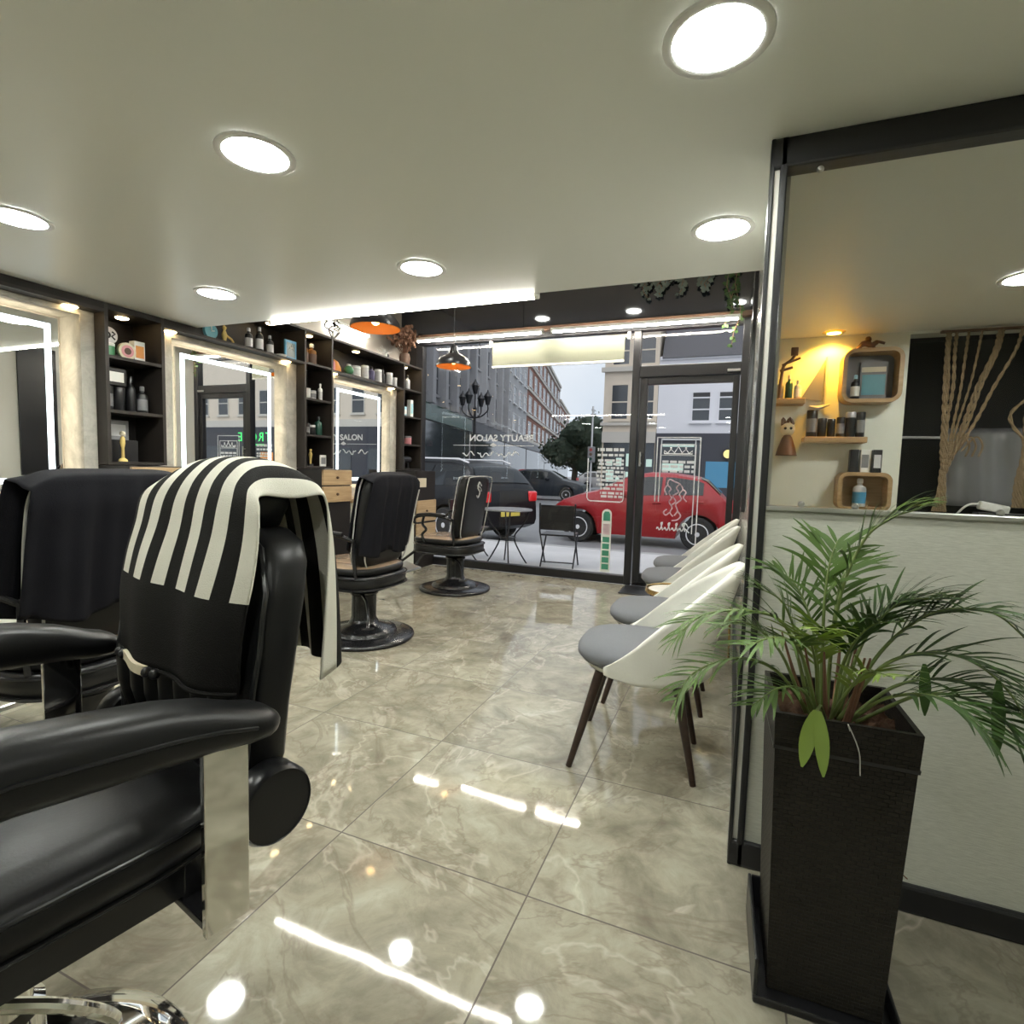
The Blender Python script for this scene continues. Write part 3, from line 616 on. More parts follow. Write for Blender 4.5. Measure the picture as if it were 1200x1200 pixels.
for k in range(5):
    q = -.16+.08*k; sg_.tube([(q, -.24, .4985), (q, 0, .505), (q, .18, .4995)], .0025, 5); sg_.tube([(-.2, q-.03, .498), (0, q-.03, .505), (.2, q-.03, .498)], .0025, 5)
sg_.build('quilt_seam', 'p_brown', bc)
def yb(z): return .105+.16*(z-.5)
rows = []
for z, w_, t in ((.500, .19, .04), (.515, .212, .05), (.56, .222, .055), (.70, .232, .055), (.85, .238, .055), (.97, .235, .052), (1.02, .222, .048), (1.045, .195, .040), (1.056, .15, .028)):
    rows.append([(x, y, z) for x, y in superring(0, yb(z)+.045, w_, t, 36, 4.)])
bk = MB().loft(rows); bk.build('backrest', 'leather', bc, 60)
prof = [(.50, .19), (.56, .222), (.70, .232), (.85, .238), (.97, .235), (1.02, .222), (1.045, .195)]
for nm, dy in (('front_piping', -.006), ('rear_piping', .096)):
    pts = [(-x*.985, yb(z)+dy+.006, z) for z, x in prof] + [(0, yb(1.05)+dy+.008, 1.054)] + [(x*.985, yb(z)+dy+.006, z) for z, x in prof[::-1]]
    MB().tube(spline(pts, 60), .0048, 6).build(nm, 'piping', bc)
bl = MB()
bl.tube(spline([(-.03, 0, .07), (.02, 0, .10), (.03, 0, .05), (-.02, 0, .01), (.0, 0, -.04), (.03, 0, -.02)], 24), .007, 6); bl.tube(spline([(-.045, 0, .02), (-.02, 0, .05), (.045, 0, .07)], 12), .006, 6)
o = bl.build('back_emblem', 'p_silver', bc); o.location = (0, yb(.9)+.102, .90); o.rotation_euler = (R(-9), 0, 0)
for sg in (-1, 1):
    a = MB(); a.tube(spline([(sg*.24, .15, .66), (sg*.275, .08, .690), (sg*.285, -.06, .700), (sg*.283, -.19, .682), (sg*.280, -.235, .645), (sg*.278, -.205, .615)], 26), [.013]*27, 10)
    arm = a.build('armrest', 'darkmetal', bc)
    a = MB(); a.loft([[(sg*.283+dx, y, z+dz) for dx, dz in superring(0, 0, w_, .013, 14, 3.)] for y, z, w_ in ((.10, .702, .012), (.08, .705, .022), (-.05, .712, .027), (-.16, .702, .024), (-.195, .694, .012))])
    a.build('arm_pad', 'leather', arm, 60)
    MB().tube(spline([(sg*.283, -.12, .695), (sg*.283, -.135, .62), (sg*.278, -.10, .57), (sg*.272, -.145, .52), (sg*.262, -.12, .45)], 18), .012, 8).build('arm_support', 'darkmetal', bc)
    MB().tube([(sg*.235, .165, .42), (sg*.245, .155, .56), (sg*.245, .155, .67)], .012, 8).build('back_bracket', 'darkmetal', bc)
    MB().tube([(sg*.15, -.28, .36), (sg*.16, -.44, .24), (sg*.16, -.50, .15)], .013, 8).build('footrest_arm', 'darkmetal', bc)
f_ = MB().box((-.19, -.64, .125), (.19, -.45, .15), .008, rot=Matrix.Rotation(R(-14), 3, 'X')); f_.build('footrest', 'steel', bc, smooth=None)
MB().tube(spline([(.06, .06, .30), (.14, .17, .27), (.21, .24, .19), (.27, .28, .15)], 14), .009, 8).tube([(.245, .305, .15), (.295, .255, .15)], .008, 8).build('pump_lever', 'darkmetal', bc)
MB().tube([(-.236, .098, .53), (-.240, .11, .60), (-.248, .16, .90)], .005, 6).build('red_edge', 'redpipe', bc)
dup(bc, (-2.245, 2.88, 0), R(-90), 'black barber chair beside the wood drawers, second from the window', 'black barber chairs by the mirrors')
dup(bc, (-2.175, 1.19, 0), R(-88), 'black barber chair behind the front chair, covered by a black cape', 'black barber chairs by the mirrors')
# capes over two of them
def cape(loc, rz, label, hw, zlow, skew):
    t = thing('barber_cape', label, 'cape', loc, rz, 'black barber capes')
    zt = 1.080
    path_ = [(yb(.62)-.030, .60), (yb(.75)-.028, .75), (yb(.9)-.024, .90), (yb(1.)-.020, 1.0), (yb(1.05)-.004, 1.062), (yb(1.05)+.048, zt+.004), (yb(1.05)+.116, 1.066), (yb(.98)+.130, .98), (yb(.88)+.128, .88), (yb(.78)+.132, .78), (yb(.68)+.136, .68), (yb(zlow)+.140, zlow)]
    def fn(u, v):
        k = v*(len(path_)-1); i = min(int(k), len(path_)-2); q = k-i
        y = lerp(path_[i][0], path_[i+1][0], q); z = lerp(path_[i][1], path_[i+1][1], q)
        x = u*2-1; bkf = max(0, (v-.5)*2); e_ = abs(x)**6; sgn = 1 if v > .5 else -1
        fold = .010*math.sin(x*11+skew)+.006*math.sin(x*23+2*skew)
        y += sgn*fold*min(1, abs(v-.5)*3) - e_*bkf*.05 - bkf*.018*x*math.sin(3*v+skew)
        z -= e_*.05*math.exp(-((v-.5)/.12)**2) - (.018*math.sin(x*6+skew) if v > .97 or v < .03 else 0)
        return Vector((x*hw*(1+.05*bkf)+skew*.01, y, z))
    g_ = MB(); g_.grid(fn, 60, 60); g_.build('cape_cloth', 'cape', t, 180, solid=.005)
    MB().tube([fn(.015, k/30)+Vector((0, .004, 0)) for k in range(19, 31)], .005, 6).build('cape_trim', 'piping', t)
    return t
cape((-2.245, 2.88, 0), R(-90), 'black cape hung over the chair beside the wood drawers', .246, .58, .6)
cape((-2.175, 1.19, 0), R(-88), 'wide black cape covering the chair behind the front chair', .268, .62, 1.9)

# ================================================================== WAITING CHAIRS (face local -Y)
wc = thing('waiting_chair', 'off-white shell chair with grey seat, nearest of the row along the right wall', 'chair', (-.285, 2.145, 0), R(-87), 'shell chairs along the right wall')
s = MB(); s.loft([ring_xy(0, -.02, hx, hy, z, 40, 2.7) for hx, hy, z in ((.19, .20, .392), (.216, .220, .400), (.232, .236, .420), (.232, .236, .440), (.218, .222, .458), (.17, .175, .470), (.09, .10, .474))]); s.build('seat', 'greyfab', wc, 70)
def shell(u, v):
    a = (u*2-1)*2.0; c = math.cos(a); hgt = .006+.400*max(0, (c+.42)/1.42)**1.1
    z = .374+.02*max(0, -c)*2+v*(hgt+.020)
    fl = 1.0-.02*(1-v)**2
    lean = .10*max(0, z-.47)/.36*max(0, c)
    return Vector((.257*math.sin(a)*fl*(1-.18*max(0, z-.6)/.2*max(0, 1)), .260*c*fl+lean-.012, z))
g_ = MB(); g_.grid(shell, 48, 14); g_.build('shell_backrest', 'cream', wc, 180, solid=.022)
u_ = MB(); u_.loft([ring_xy(0, -.01, hx, hy, z, 32, 2.5) for hx, hy, z in ((.10, .11, .366), (.20, .21, .372), (.215, .225, .392))]); u_.build('underside', 'cream', wc, 60)
for sx_ in (-1, 1):
    MB().tube([(sx_*.135, -.145, .385), (sx_*.205, -.245, 0)], [.020, .0115], 14).build('leg', 'walnut', wc)
    MB().tube([(sx_*.125, .125, .385), (sx_*.165, .205, 0)], [.020, .0115], 14).build('leg', 'walnut', wc)
for y, l in ((2.755, 'off-white shell chair with grey seat, second in the row from the front'), (3.76, 'off-white shell chair with grey seat, just beyond the small brass table'), (4.36, 'off-white shell chair with grey seat, furthest of the row, nearest the door')):
    dup(wc, (-.285, y, 0), R(-89), l, 'shell chairs along the right wall')
for x, y, z, r_, l in ((-.27, 3.20, .455, .165, 'low round brass side table with white top between the shell chairs'), (-.055, 3.42, .52, .11, 'taller round brass side table close to the right wall')):
    t = thing('side_table', l, 'table', (x, y, 0), 0, 'brass side tables')
    MB().lathe([(.0, z-.012), (r_-.006, z-.012), (r_-.006, z), (.0, z)], n=36).build('table_top', 'marble', t)
    MB().lathe([(r_-.006, z-.016), (r_+.002, z-.016), (r_+.002, z+.010), (r_-.006, z+.010)], n=36, cap=False).build('rim', 'brass', t)
    for k in range(3):
        a = 2*PI*k/3+.5
        MB().tube([(r_*.8*math.cos(a), r_*.8*math.sin(a), z-.012), (r_*.95*math.cos(a), r_*.95*math.sin(a), 0)], .006, 8).build('leg', 'brass', t)
t = thing('magazine', 'dark magazine lying on the taller brass table', 'magazine', (-.055, 3.42, .5325), 1.2)
MB().box((-.085, -.06, 0), (.085, .06, .006), .002).build('cover', 'p_black', t, smooth=None); MB().box((-.082, -.057, .0062), (.02, .05, .0068)).build('picture', 'p_grey', t, smooth=None)
t = tag(MB().box((-.93, 4.98, .0005), (-.36, 5.36, .012), .003).build('door_mat', 'p_black', smooth=None), 'dark doormat on the tiles inside the glass door', 'doormat')

# ================================================================== PLANTER AND PALM
pl = thing('planter', 'tall square dark wicker planter in front of the papered partition', 'planter', (.232, 1.335, 0), R(1.5))
b_ = MB(); n_ = 8
def sqr(h, z): return [(sx_*h, sy_*h, z) for sx_, sy_ in ((-1, -1), (1, -1), (1, 1), (-1, 1))]
b_.loft([sqr(.106, .02), sqr(.124, .568)]); b_.build('body', 'wicker', pl, None)
c_ = MB(); c_.loft([sqr(.1255, .568), sqr(.128, .640), sqr(.118, .640), sqr(.114, .575)], cap=False); c_.build('collar', 'wicker', pl, None)
MB().loft([sqr(.1265, .563), sqr(.1275, .571)], cap=False).build('band', 'p_black', pl, None)
MB().grid(lambda u, v: Vector(((u-.5)*.232, (v-.5)*.232, .600+.012*math.sin(u*23)*math.sin(v*19)+.008*math.sin(u*51+v*37))), 24, 24).build('soil', 'soil', pl, 180)
tr = MB().box((-.135, -.135, 0), (.135, .135, .018), .004).box((-.135, -.135, .018), (-.127, .135, .10), .003).box((.127, -.135, .018), (.135, .135, .05), .003).box((-.127, .127, .018), (.127, .135, .10), .003)
tr.build('saucer', 'p_black', pl, None)
palm = thing('potted_palm', 'green palm with arching fronds growing from the wicker planter', 'plant', (.232, 1.335, .60))
fr_rng = random.Random(21)
def frond(pts, ll, n, mats=('leaf',), wd=.016, start=.35, droop=.5, seed=1):
    rr_ = random.Random(seed); sp_ = spline(pts, 40); m = MB()
    m.tube(sp_, [lerp(.0045, .0012, k/40) for k in range(41)], 6, mi=1)
    for k in range(n):
        u = start+(1-start)*(k+.5)/n; i = min(39, int(u*40)); p = sp_[i]; t = (sp_[min(40, i+1)]-sp_[max(0, i-1)]).normalized()
        side = t.cross(Vector((0, 0, 1)))
        if side.length < .15: side = Vector((rr_.uniform(-1, 1), rr_.uniform(-1, 1), 0))
        side.normalize(); upv = side.cross(t).normalized()
        prof = math.sin(PI*(.18+.75*(k+.5)/n))**.7
        for sg in (-1, 1):
            L_ = ll*prof*rr_.uniform(.8, 1.15); ang = rr_.uniform(.60, 1.05)
            d = (side*sg*math.sin(ang)+t*math.cos(ang)*1.1+upv*rr_.uniform(.05, .3)).normalized()
            dr = droop*rr_.uniform(.6, 1.4); q = p.copy(); rows_ = []
            for s_ in range(7):
                f = s_/6; w_ = wd*math.sin(PI*min(.98, .10+.88*f))**.8*(1-.25*f)+.0004
                ax = d.cross(upv); ax = ax.normalized() if ax.length > 1e-3 else side
                rows_.append((q-ax*w_*.5, q+Vector((0, 0, -.12*w_)), q+ax*w_*.5))
                q = q+d*(L_/6); d = (d+Vector((0, 0, -dr*.22*(.4+f)))).normalized()
            vs = [[m.bm.verts.new(c) for c in r] for r in rows_]
            for a, b in zip(vs, vs[1:]):
                m.bm.faces.new((a[0], a[1], b[1], b[0])); m.bm.faces.new((a[1], a[2], b[2], b[1]))
    return m.build('frond', [mats[0], 'stalk'], palm, 180)
def W(*a): return [(x-.232, y-1.335, z-.60) for x, y, z in a]
FR = [  # world-space midribs
 (W((.215, 1.33, .60), (.222, 1.31, .85), (.255, 1.30, .99), (.30, 1.29, 1.045), (.345, 1.28, 1.068)), .135, 18, 'leaf', .016),
 (W((.21, 1.34, .60), (.20, 1.33, .82), (.205, 1.34, .93), (.22, 1.36, .985)), .11, 14, 'leaf', .014),
 (W((.19, 1.32, .60), (.13, 1.28, .79), (.06, 1.24, .835), (-.04, 1.20, .825), (-.10, 1.18, .765)), .125, 18, 'leaf', .013),
 (W((.19, 1.31, .60), (.11, 1.25, .71), (.03, 1.19, .745), (-.05, 1.15, .715), (-.085, 1.13, .655)), .105, 16, 'leaf', .012),
 (W((.20, 1.30, .60), (.15, 1.22, .76), (.10, 1.15, .81), (.04, 1.10, .80)), .11, 15, 'leaf', .013),
 (W((.24, 1.32, .60), (.315, 1.30, .745), (.42, 1.28, .785), (.50, 1.25, .73), (.545, 1.23, .60)), .17, 17, 'leafd', .017),
 (W((.25, 1.34, .60), (.31, 1.33, .76), (.39, 1.32, .855), (.48, 1.31, .87), (.54, 1.30, .82)), .13, 18, 'leafd', .015),
 (W((.24, 1.33, .60), (.275, 1.33, .77), (.33, 1.31, .87), (.40, 1.28, .895)), .13, 18, 'leafd', .016),
 (W((.25, 1.30, .60), (.30, 1.22, .70), (.37, 1.16, .735), (.43, 1.12, .69)), .13, 15, 'leafd', .015),
 (W((.23, 1.33, .60), (.24, 1.30, .74), (.27, 1.25, .83), (.31, 1.19, .86)), .12, 16, 'leafd', .015),
 (W((.24, 1.35, .60), (.27, 1.38, .75), (.33, 1.40, .84), (.40, 1.42, .85)), .12, 15, 'leafd', .014),
 (W((.21, 1.35, .60), (.19, 1.38, .77), (.15, 1.42, .87), (.10, 1.45, .90)), .11, 15, 'leaf', .013),
 (W((.20, 1.34, .60), (.16, 1.33, .74), (.12, 1.33, .84), (.06, 1.32, .875)), .115, 16, 'leaf', .013),
 (W((.20, 1.31, .60), (.185, 1.27, .72), (.165, 1.22, .79), (.16, 1.17, .81)), .09, 13, 'leafy', .013),
 (W((.21, 1.32, .60), (.20, 1.30, .74), (.19, 1.26, .81), (.185, 1.21, .82)), .085, 12, 'leafy', .013),
 (W((.22, 1.30, .60), (.24, 1.25, .69), (.26, 1.20, .75), (.29, 1.15, .765)), .09, 12, 'leafy', .013),
 (W((.26, 1.33, .60), (.34, 1.33, .69), (.43, 1.32, .725), (.50, 1.30, .71)), .12, 13, 'leafd', .014),
 (W((.22, 1.34, .60), (.225, 1.36, .80), (.24, 1.39, .90), (.27, 1.42, .93)), .10, 13, 'leaf', .013),
 (W((.18, 1.33, .60), (.12, 1.33, .73), (.05, 1.31, .79), (-.02, 1.29, .78)), .11, 15, 'leaf', .012),
 (W((.27, 1.32, .60), (.38, 1.28, .70), (.47, 1.23, .70), (.53, 1.19, .61)), .15, 13, 'leafd', .016),
 (W((.20, 1.30, .60), (.16, 1.24, .68), (.11, 1.18, .70), (.06, 1.14, .67)), .09, 13, 'leaf', .012)]
for i, (pts, ll, n, mt, wd) in enumerate(FR): frond(pts, ll*1.08, int(n*1.15), (mt,), wd*.62, .30 if len(pts) > 4 else .36, .55, 50+i)
def broad(p0, d, L_, w0, mat):
    m = MB(); p0 = Vector(p0); d = Vector(d); rows_ = []
    side = d.cross(Vector((0, 1, .2))).normalized(); q = p0.copy()
    for s_ in range(10):
        f = s_/9; w_ = w0*math.sin(PI*min(.985, .06+.92*f))**.75; rows_.append([q-side*w_, q+Vector((0, .004*math.sin(PI*f), 0)), q+side*w_]); q = q+d*(L_/9); d = (d+Vector((0, 0, -.10))).normalized()
    vs = [[m.bm.verts.new(c) for c in r] for r in rows_]
    for a, b in zip(vs, vs[1:]): m.bm.faces.new((a[0], a[1], b[1], b[0])); m.bm.faces.new((a[1], a[2], b[2], b[1]))
    return m.build('broad_leaf', mat, palm, 180)
broad((-.055, -.150, .065), (-.22, -.25, -.8), .115, .015, 'leafy'); broad((-.050, -.150, .065), (.12, -.25, -.8), .125, .013, 'leafy')
MB().tube(spline([(-.02, -.05, .01), (-.04, -.11, .06), (-.053, -.150, .066)], 12), .003, 6).build('leaf_stalk', 'stalk', palm)
broad((.02, -.03, .17), (.05, -.2, .75), .075, .012, 'leaf'); broad((.13, -.09, .17), (.06, -.15, -.9), .10, .010, 'leafd'); broad((.24, -.10, .16), (.05, -.1, -.9), .14, .011, 'leafd')
for i in range(7):
    a = fr_rng.uniform(0, 6.28); x = .05*math.cos(a); y = .05*math.sin(a)
    MB().tube(spline([(x, y, 0), (x*1.6, y*1.6, .08), (x*2.2, y*2.2, .17)], 8), [.006, .0055, .005, .0045, .004, .0035, .003, .0025, .002], 6).build('dry_stem', 'drystalk', palm)
MB().tube(spline([(.02, -.10, .0), (.0, -.155, .05), (.022, -.150, -.0), (.028, -.147, -.05)], 16), .0012, 5).build('dry_thread', 'piping', palm)
for k in range(4): MB().tube(spline([(.118, .165, -.33-.02*k), (.138+.01*k, .165, -.40), (.173+.012*k, .165, -.46+.01*k)], 10), .0016, 5).build('dry_twig', 'drystalk', palm)
# ================================================================== PRODUCTS ON THE SHELVES
def T1(name, label, cat, loc, group=None, rz=0.): return thing(name, label, cat, loc, rz, group)
def jar(name, label, cat, loc, r, h, mat, lid='p_black', lab=None, group=None, lidh=.22):
    t = T1(name, label, cat, loc, group)
    MB().lathe([(.0, 0), (r*.94, 0), (r, r*.10), (r, h*(1-lidh)), (.0, h*(1-lidh))], n=20).build('body', mat, t)
    MB().lathe([(.0, h*(1-lidh)), (r*1.02, h*(1-lidh)), (r*1.02, h-.003), (r*.95, h), (.0, h)], n=20).build('lid', lid, t)
    if lab: MB().lathe([(r*1.012, h*.18), (r*1.012, h*(.9-lidh))], n=20, cap=False).build('wrap_label', lab, t)
    return t
def bottle(name, label, cat, loc, r, h, mat, cap='p_black', lab=None, group=None):
    t = T1(name, label, cat, loc, group)
    MB().lathe([(.0, 0), (r*.93, 0), (r, r*.12), (r, h*.62), (r*.85, h*.70), (r*.38, h*.76), (r*.36, h*.84), (.0, h*.84)], n=20).build('body', mat, t)
    MB().lathe([(.0, h*.83), (r*.46, h*.83), (r*.44, h*.97), (r*.30, h), (.0, h)], n=16).build('cap', cap, t)
    if lab: MB().lathe([(r*1.012, h*.12), (r*1.012, h*.52)], n=20, cap=False).build('wrap_label', lab, t)
    return t
def carton(name, label, cat, loc, d, w, h, mat, face=None, rz=0., group=None, tilt=0.):
    t = T1(name, label, cat, loc, group, rz)
    MB().box((-d/2, -w/2, 0), (d/2, w/2, h), .002).build('box_body', mat, t, smooth=None)
    if face: MB().box((d/2, -w*.38, h*.2), (d/2+.001, w*.38, h*.78)).build('front_print', face, t, smooth=None)
    return t
X0 = -3.46
# first column
z1, z2, z3 = 1.713, 1.403, 1.103
jar('cream_jar', 'green and white jar on the top shelf of the first column', 'jar', (X0, 2.10, z1), .040, .085, 'p_green', 'p_white', 'p_green')
t = T1('badge_disc', 'round silver badge with black marks above the green jar', 'badge', (X0-.02, 2.125, z1+.0855))
MB().lathe([(.0, 0), (.048, 0), (.050, .004), (.046, .010), (.0, .010)], (0, 0, .05), 32, axis='X').build('disc', 'p_silver', t)
k = MB(); k.tube([(.012, .016*math.cos(a)-.014, .05+.016*math.sin(a)) for a in [2*PI*i/12 for i in range(13)]], .005, 6); k.tube([(.012, .014, .072), (.012, .030, .062), (.012, .012, .045), (.012, .030, .030)], .005, 6); k.build('mark', 'p_black', t)
t = T1('powder_tin', 'round pink and cream tin standing on edge on the top shelf', 'tin', (X0+.03, 2.185, z1))
MB().lathe([(.0, 0), (.048, 0), (.050, .004), (.050, .026), (.0, .026)], (0, 0, .05), 32, axis='X').build('tin_body', 'p_cream', t); MB().lathe([(.0, .0265), (.036, .0265), (.036, .0275), (.0, .0275)], (0, 0, .05), 28, axis='X').build('tin_face', 'p_pink', t); MB().lathe([(.0, .028), (.020, .028), (.020, .029), (.0, .029)], (0, 0, .05), 24, axis='X').build('tin_centre', 'p_brown', t)
carton('carton', 'orange and white carton on the top shelf of the first column', 'box', (X0+.02, 2.265, z1), .05, .065, .125, 'p_white', 'p_orange')
carton('label_box', 'dark box with a white label strip on the second shelf', 'box', (X0, 2.12, z2+.15), .09, .12, .10, 'p_black', 'p_white')
for i, (y, h, r_, l) in enumerate(((2.09, .145, .030, 'squat black bottle under the white label box'), (2.155, .145, .030, 'black bottle right of the squat one, under the white label box'), (2.225, .22, .026, 'tall black pump bottle on the second shelf of the first column'), (2.295, .17, .030, 'black bottle with grey wrap and cap at the end of the second shelf'))):
    (bottle if i > 1 else jar)('product_bottle', l, 'bottle', (X0+.01, y, z2), r_, h, 'p_black', 'p_grey' if i == 3 else 'p_black', 'p_grey' if i in (0, 3) else None, group='black bottles on the first column')  # grey wrap on the first and last
carton('photo_card', 'grey picture card with a pale arc on the lower shelf of the first column', 'card', (X0-.03, 2.155, z3+.13), .012, .15, .12, 'p_grey', 'p_silver')
carton('storage_box', 'black box holding up the grey picture card', 'box', (X0-.03, 2.165, z3), .12, .17, .13, 'p_black')
t = T1('figurine', 'small gold and white figurine in front of the grey picture card', 'figurine', (X0+.075, 2.13, z3))
MB().lathe([(.0, 0), (.025, 0), (.022, .012), (.009, .022), (.008, .08), (.014, .11), (.012, .14), (.006, .15), (.0, .15)], n=18).build('body', 'p_gold', t); MB().ball((0, 0, .165), .016, 12).build('head', 'p_cream', t)
# second column
za, zb_, zc, zd = 1.973, 1.678, 1.373, 1.103
for y, l in ((3.68, 'amber bottle with white cap, the left of two on the top shelf'), (3.78, 'amber bottle with white cap, the right of two on the top shelf')): bottle('amber_bottle', l, 'bottle', (X0, y, za), .042, .19, 'p_amber', 'p_white', 'p_brown', 'amber bottles on the second column')
t = T1('mug', 'white mug with dark rings on the second column', 'mug', (X0+.05, 3.66, zb_)); MB().lathe([(.0, 0), (.034, 0), (.036, .006), (.036, .085), (.032, .085), (.032, .01), (.0, .01)], n=24).build('cup', 'p_white', t); MB().tube([(0, -.034, .07), (0, -.060, .06), (0, -.060, .03), (0, -.034, .02)], .005, 8).build('handle', 'p_white', t)
jar('small_tub', 'white tub right of the white mug', 'tub', (X0+.05, 3.735, zb_), .030, .075, 'p_white', 'p_silver', 'p_grey')
bottle('spray_bottle', 'slim white spray bottle on the second column', 'bottle', (X0+.05, 3.83, zb_), .020, .15, 'p_white', 'p_white', 'p_silver')
jar('product_jar', 'dark jar with grey label on the third shelf of the second column', 'jar', (X0+.05, 3.66, zc), .030, .095, 'p_black', 'p_black', 'p_grey'); jar('product_jar', 'dark jar with silver lid on the third shelf of the second column', 'jar', (X0+.05, 3.73, zc), .028, .085, 'p_black', 'p_silver', None)
bottle('green_bottle', 'dark green bottle on the third shelf of the second column', 'bottle', (X0+.03, 3.83, zc), .032, .17, 'p_dgreen', 'p_black')
t = T1('hand_mirror', 'round silver mirror on the lowest shelf of the second column', 'mirror', (X0-.02, 3.665, zd+.0))
MB().lathe([(.0, 0), (.046, 0), (.050, .005), (.046, .012), (.0, .012)], (0, 0, .175), 32, axis='X').build('mirror_disc', 'p_silver', t); MB().tube([(.006, 0, .13), (.006, 0, .015)], .007, 10).build('handle', 'p_silver', t); MB().lathe([(.0, 0), (.035, 0), (.030, .012), (.0, .015)], n=20).build('stand', 'p_black', t)
t = T1('trophy', 'slender gold statuette on the lowest shelf of the second column', 'statuette', (X0+.06, 3.70, zd))
MB().lathe([(.0, 0), (.024, 0), (.022, .02), (.0, .02)], n=18).build('plinth', 'p_black', t); MB().lathe([(.0, .02), (.008, .02), (.011, .07), (.017, .10), (.009, .125), (.0, .125)], n=16).ball((0, 0, .137), .012, 10).build('figure', 'p_gold', t)
carton('picture_card', 'white card with a dark mark on the lowest shelf of the second column', 'card', (X0+.08, 3.83, zd), .012, .085, .10, 'p_white', 'p_grey', .1)
# third column
zt_ = 1.973
bottle('silver_bottle', 'silver bottle on the top shelf of the column by the window', 'bottle', (X0+.03, 5.24, zt_), .028, .17, 'p_silver', 'p_black'); bottle('dark_bottle', 'dark bottle on the top shelf of the column by the window', 'bottle', (X0+.03, 5.15, zt_), .028, .15, 'p_black', 'p_grey')
jar('blue_tub', 'light blue tub on the second shelf of the column by the window', 'tub', (X0+.06, 5.12, zb_), .036, .10, 'p_lblue', 'p_lblue', 'p_white'); carton('white_carton', 'tall white carton beside the light blue tub', 'box', (X0+.06, 5.25, zb_), .05, .055, .19, 'p_white', 'p_lblue')
jar('pink_jar', 'dusky pink jar on the third shelf of the column by the window', 'jar', (X0+.05, 5.22, zc), .045, .09, 'p_pink', 'p_grey'); jar('dark_tub', 'dark tub on the third shelf of the column by the window', 'tub', (X0+.03, 5.12, zc), .034, .11, 'p_black', 'p_grey')
t = T1('hair_dryer', 'black hair dryer lying on the lowest shelf of the column by the window', 'hair dryer', (X0+.05, 5.2, zd))
MB().tube([(0, -.09, .10), (0, -.05, .10), (0, .03, .10), (0, .07, .10)], [.030, .034, .040, .030], 16).build('barrel', 'p_black', t); MB().tube([(0, .02, .08), (0, .035, 0)], [.018, .015], 12).build('handle', 'p_black', t)
bottle('white_cap_bottle', 'black bottle with a white cap on the lowest shelf by the window', 'bottle', (X0+.08, 5.09, zd), .026, .17, 'p_black', 'p_white')
# compartment over the third mirror
zu = 1.964; XU = -3.42
bottle('pink_bottle', 'pink bottle at the start of the shelf above the third mirror', 'bottle', (XU, 3.99, zu), .030, .13, 'p_pink', 'p_white')
t = T1('orange_bowl', 'upturned orange bowl on the shelf above the third mirror', 'bowl', (XU-.09, 4.09, zu)); MB().lathe([(.0, .001), (.09, .001), (.085, .06), (.06, .11), (.03, .13), (.0, .13)], n=28).build('bowl', 'p_orange', t)
t = T1('green_ball', 'pale green round jar on the shelf above the third mirror', 'jar', (XU+.02, 4.20, zu)); MB().ball((0, 0, .045), .045, 18).build('jar_body', 'p_green', t); MB().lathe([(.0, .085), (.02, .085), (.02, .10), (.0, .10)], n=16).build('lid', 'p_white', t)
jar('white_tin', 'wide white tin with dark print on the shelf above the third mirror', 'tin', (XU, 4.32, zu), .052, .105, 'p_white', 'p_silver', 'p_silver', lidh=.12)
for y, l in ((4.455, 'white patterned cup just right of the wide white tin'), (4.67, 'white patterned cup between two dark bottles'), (4.86, 'white patterned cup at the window end above the third mirror')):
    jar('patterned_cup', l, 'cup', (XU+.01, y, zu), .036, .135, 'p_white', 'p_white', 'p_silver', 'white cups above the third mirror', .06)
bottle('purple_bottle', 'dark purple bottle between the white cups above the third mirror', 'bottle', (XU, 4.57, zu), .034, .15, 'p_purple', 'p_black'); bottle('tall_dark_bottle', 'slim dark bottle left of the last white cup', 'bottle', (XU, 4.765, zu), .020, .15, 'p_black', 'p_black'); jar('silver_canister', 'small silver canister at the window end of the shelf', 'canister', (XU+.02, 4.95, zu), .024, .10, 'p_silver', 'p_silver')
# compartment over the second mirror
t = T1('desk_clock', 'round teal clock on the shelf above the second mirror', 'clock', (XU, 2.75, zu)); MB().lathe([(.0, 0), (.052, 0), (.055, .008), (.050, .02), (.0, .02)], (0, 0, .055), 32, axis='X').build('clock_body', 'p_teal', t); MB().tube([(.022, 0, .055), (.022, 0, .09)], .003, 5).tube([(.022, 0, .055), (.022, .022, .06)], .003, 5).build('hands', 'p_white', t)
t = T1('gold_ornament', 'small gold ornament right of the teal clock', 'ornament', (XU, 2.87, zu)); MB().lathe([(.0, 0), (.03, 0), (.012, .02), (.02, .06), (.008, .09), (.016, .11), (.0, .13)], n=18).build('ornament_body', 'p_gold', t); MB().tube([(0, .01, .06), (0, .06, .04), (0, .075, .02)], .008, 8).build('ornament_arm', 'p_gold', t)
for y, h, l in ((3.08, .16, 'black bottle with silver side, first of three above the second mirror'), (3.18, .19, 'tallest of the three black bottles above the second mirror'), (3.28, .15, 'black and silver bottle, last of three above the second mirror')): bottle('styling_bottle', l, 'bottle', (XU, y, zu), .028, h, 'p_black', 'p_silver', 'p_silver', 'bottles above the second mirror')
t = T1('white_dish', 'small white dish by the blue picture frame', 'dish', (XU+.03, 3.37, zu)); MB().lathe([(.0, 0), (.03, 0), (.04, .02), (.036, .02), (.0, .008)], n=24).build('dish', 'p_white', t)
t = T1('framed_print', 'small blue framed picture at the end of the shelf above the second mirror', 'picture frame', (XU+.01, 3.475, zu)); MB().box((0, -.06, 0), (.015, .06, .155), .002).build('frame', 'p_blue', t, smooth=None); MB().box((.0152, -.045, .02), (.016, .045, .135)).build('picture', 'p_picture', t, smooth=None); 
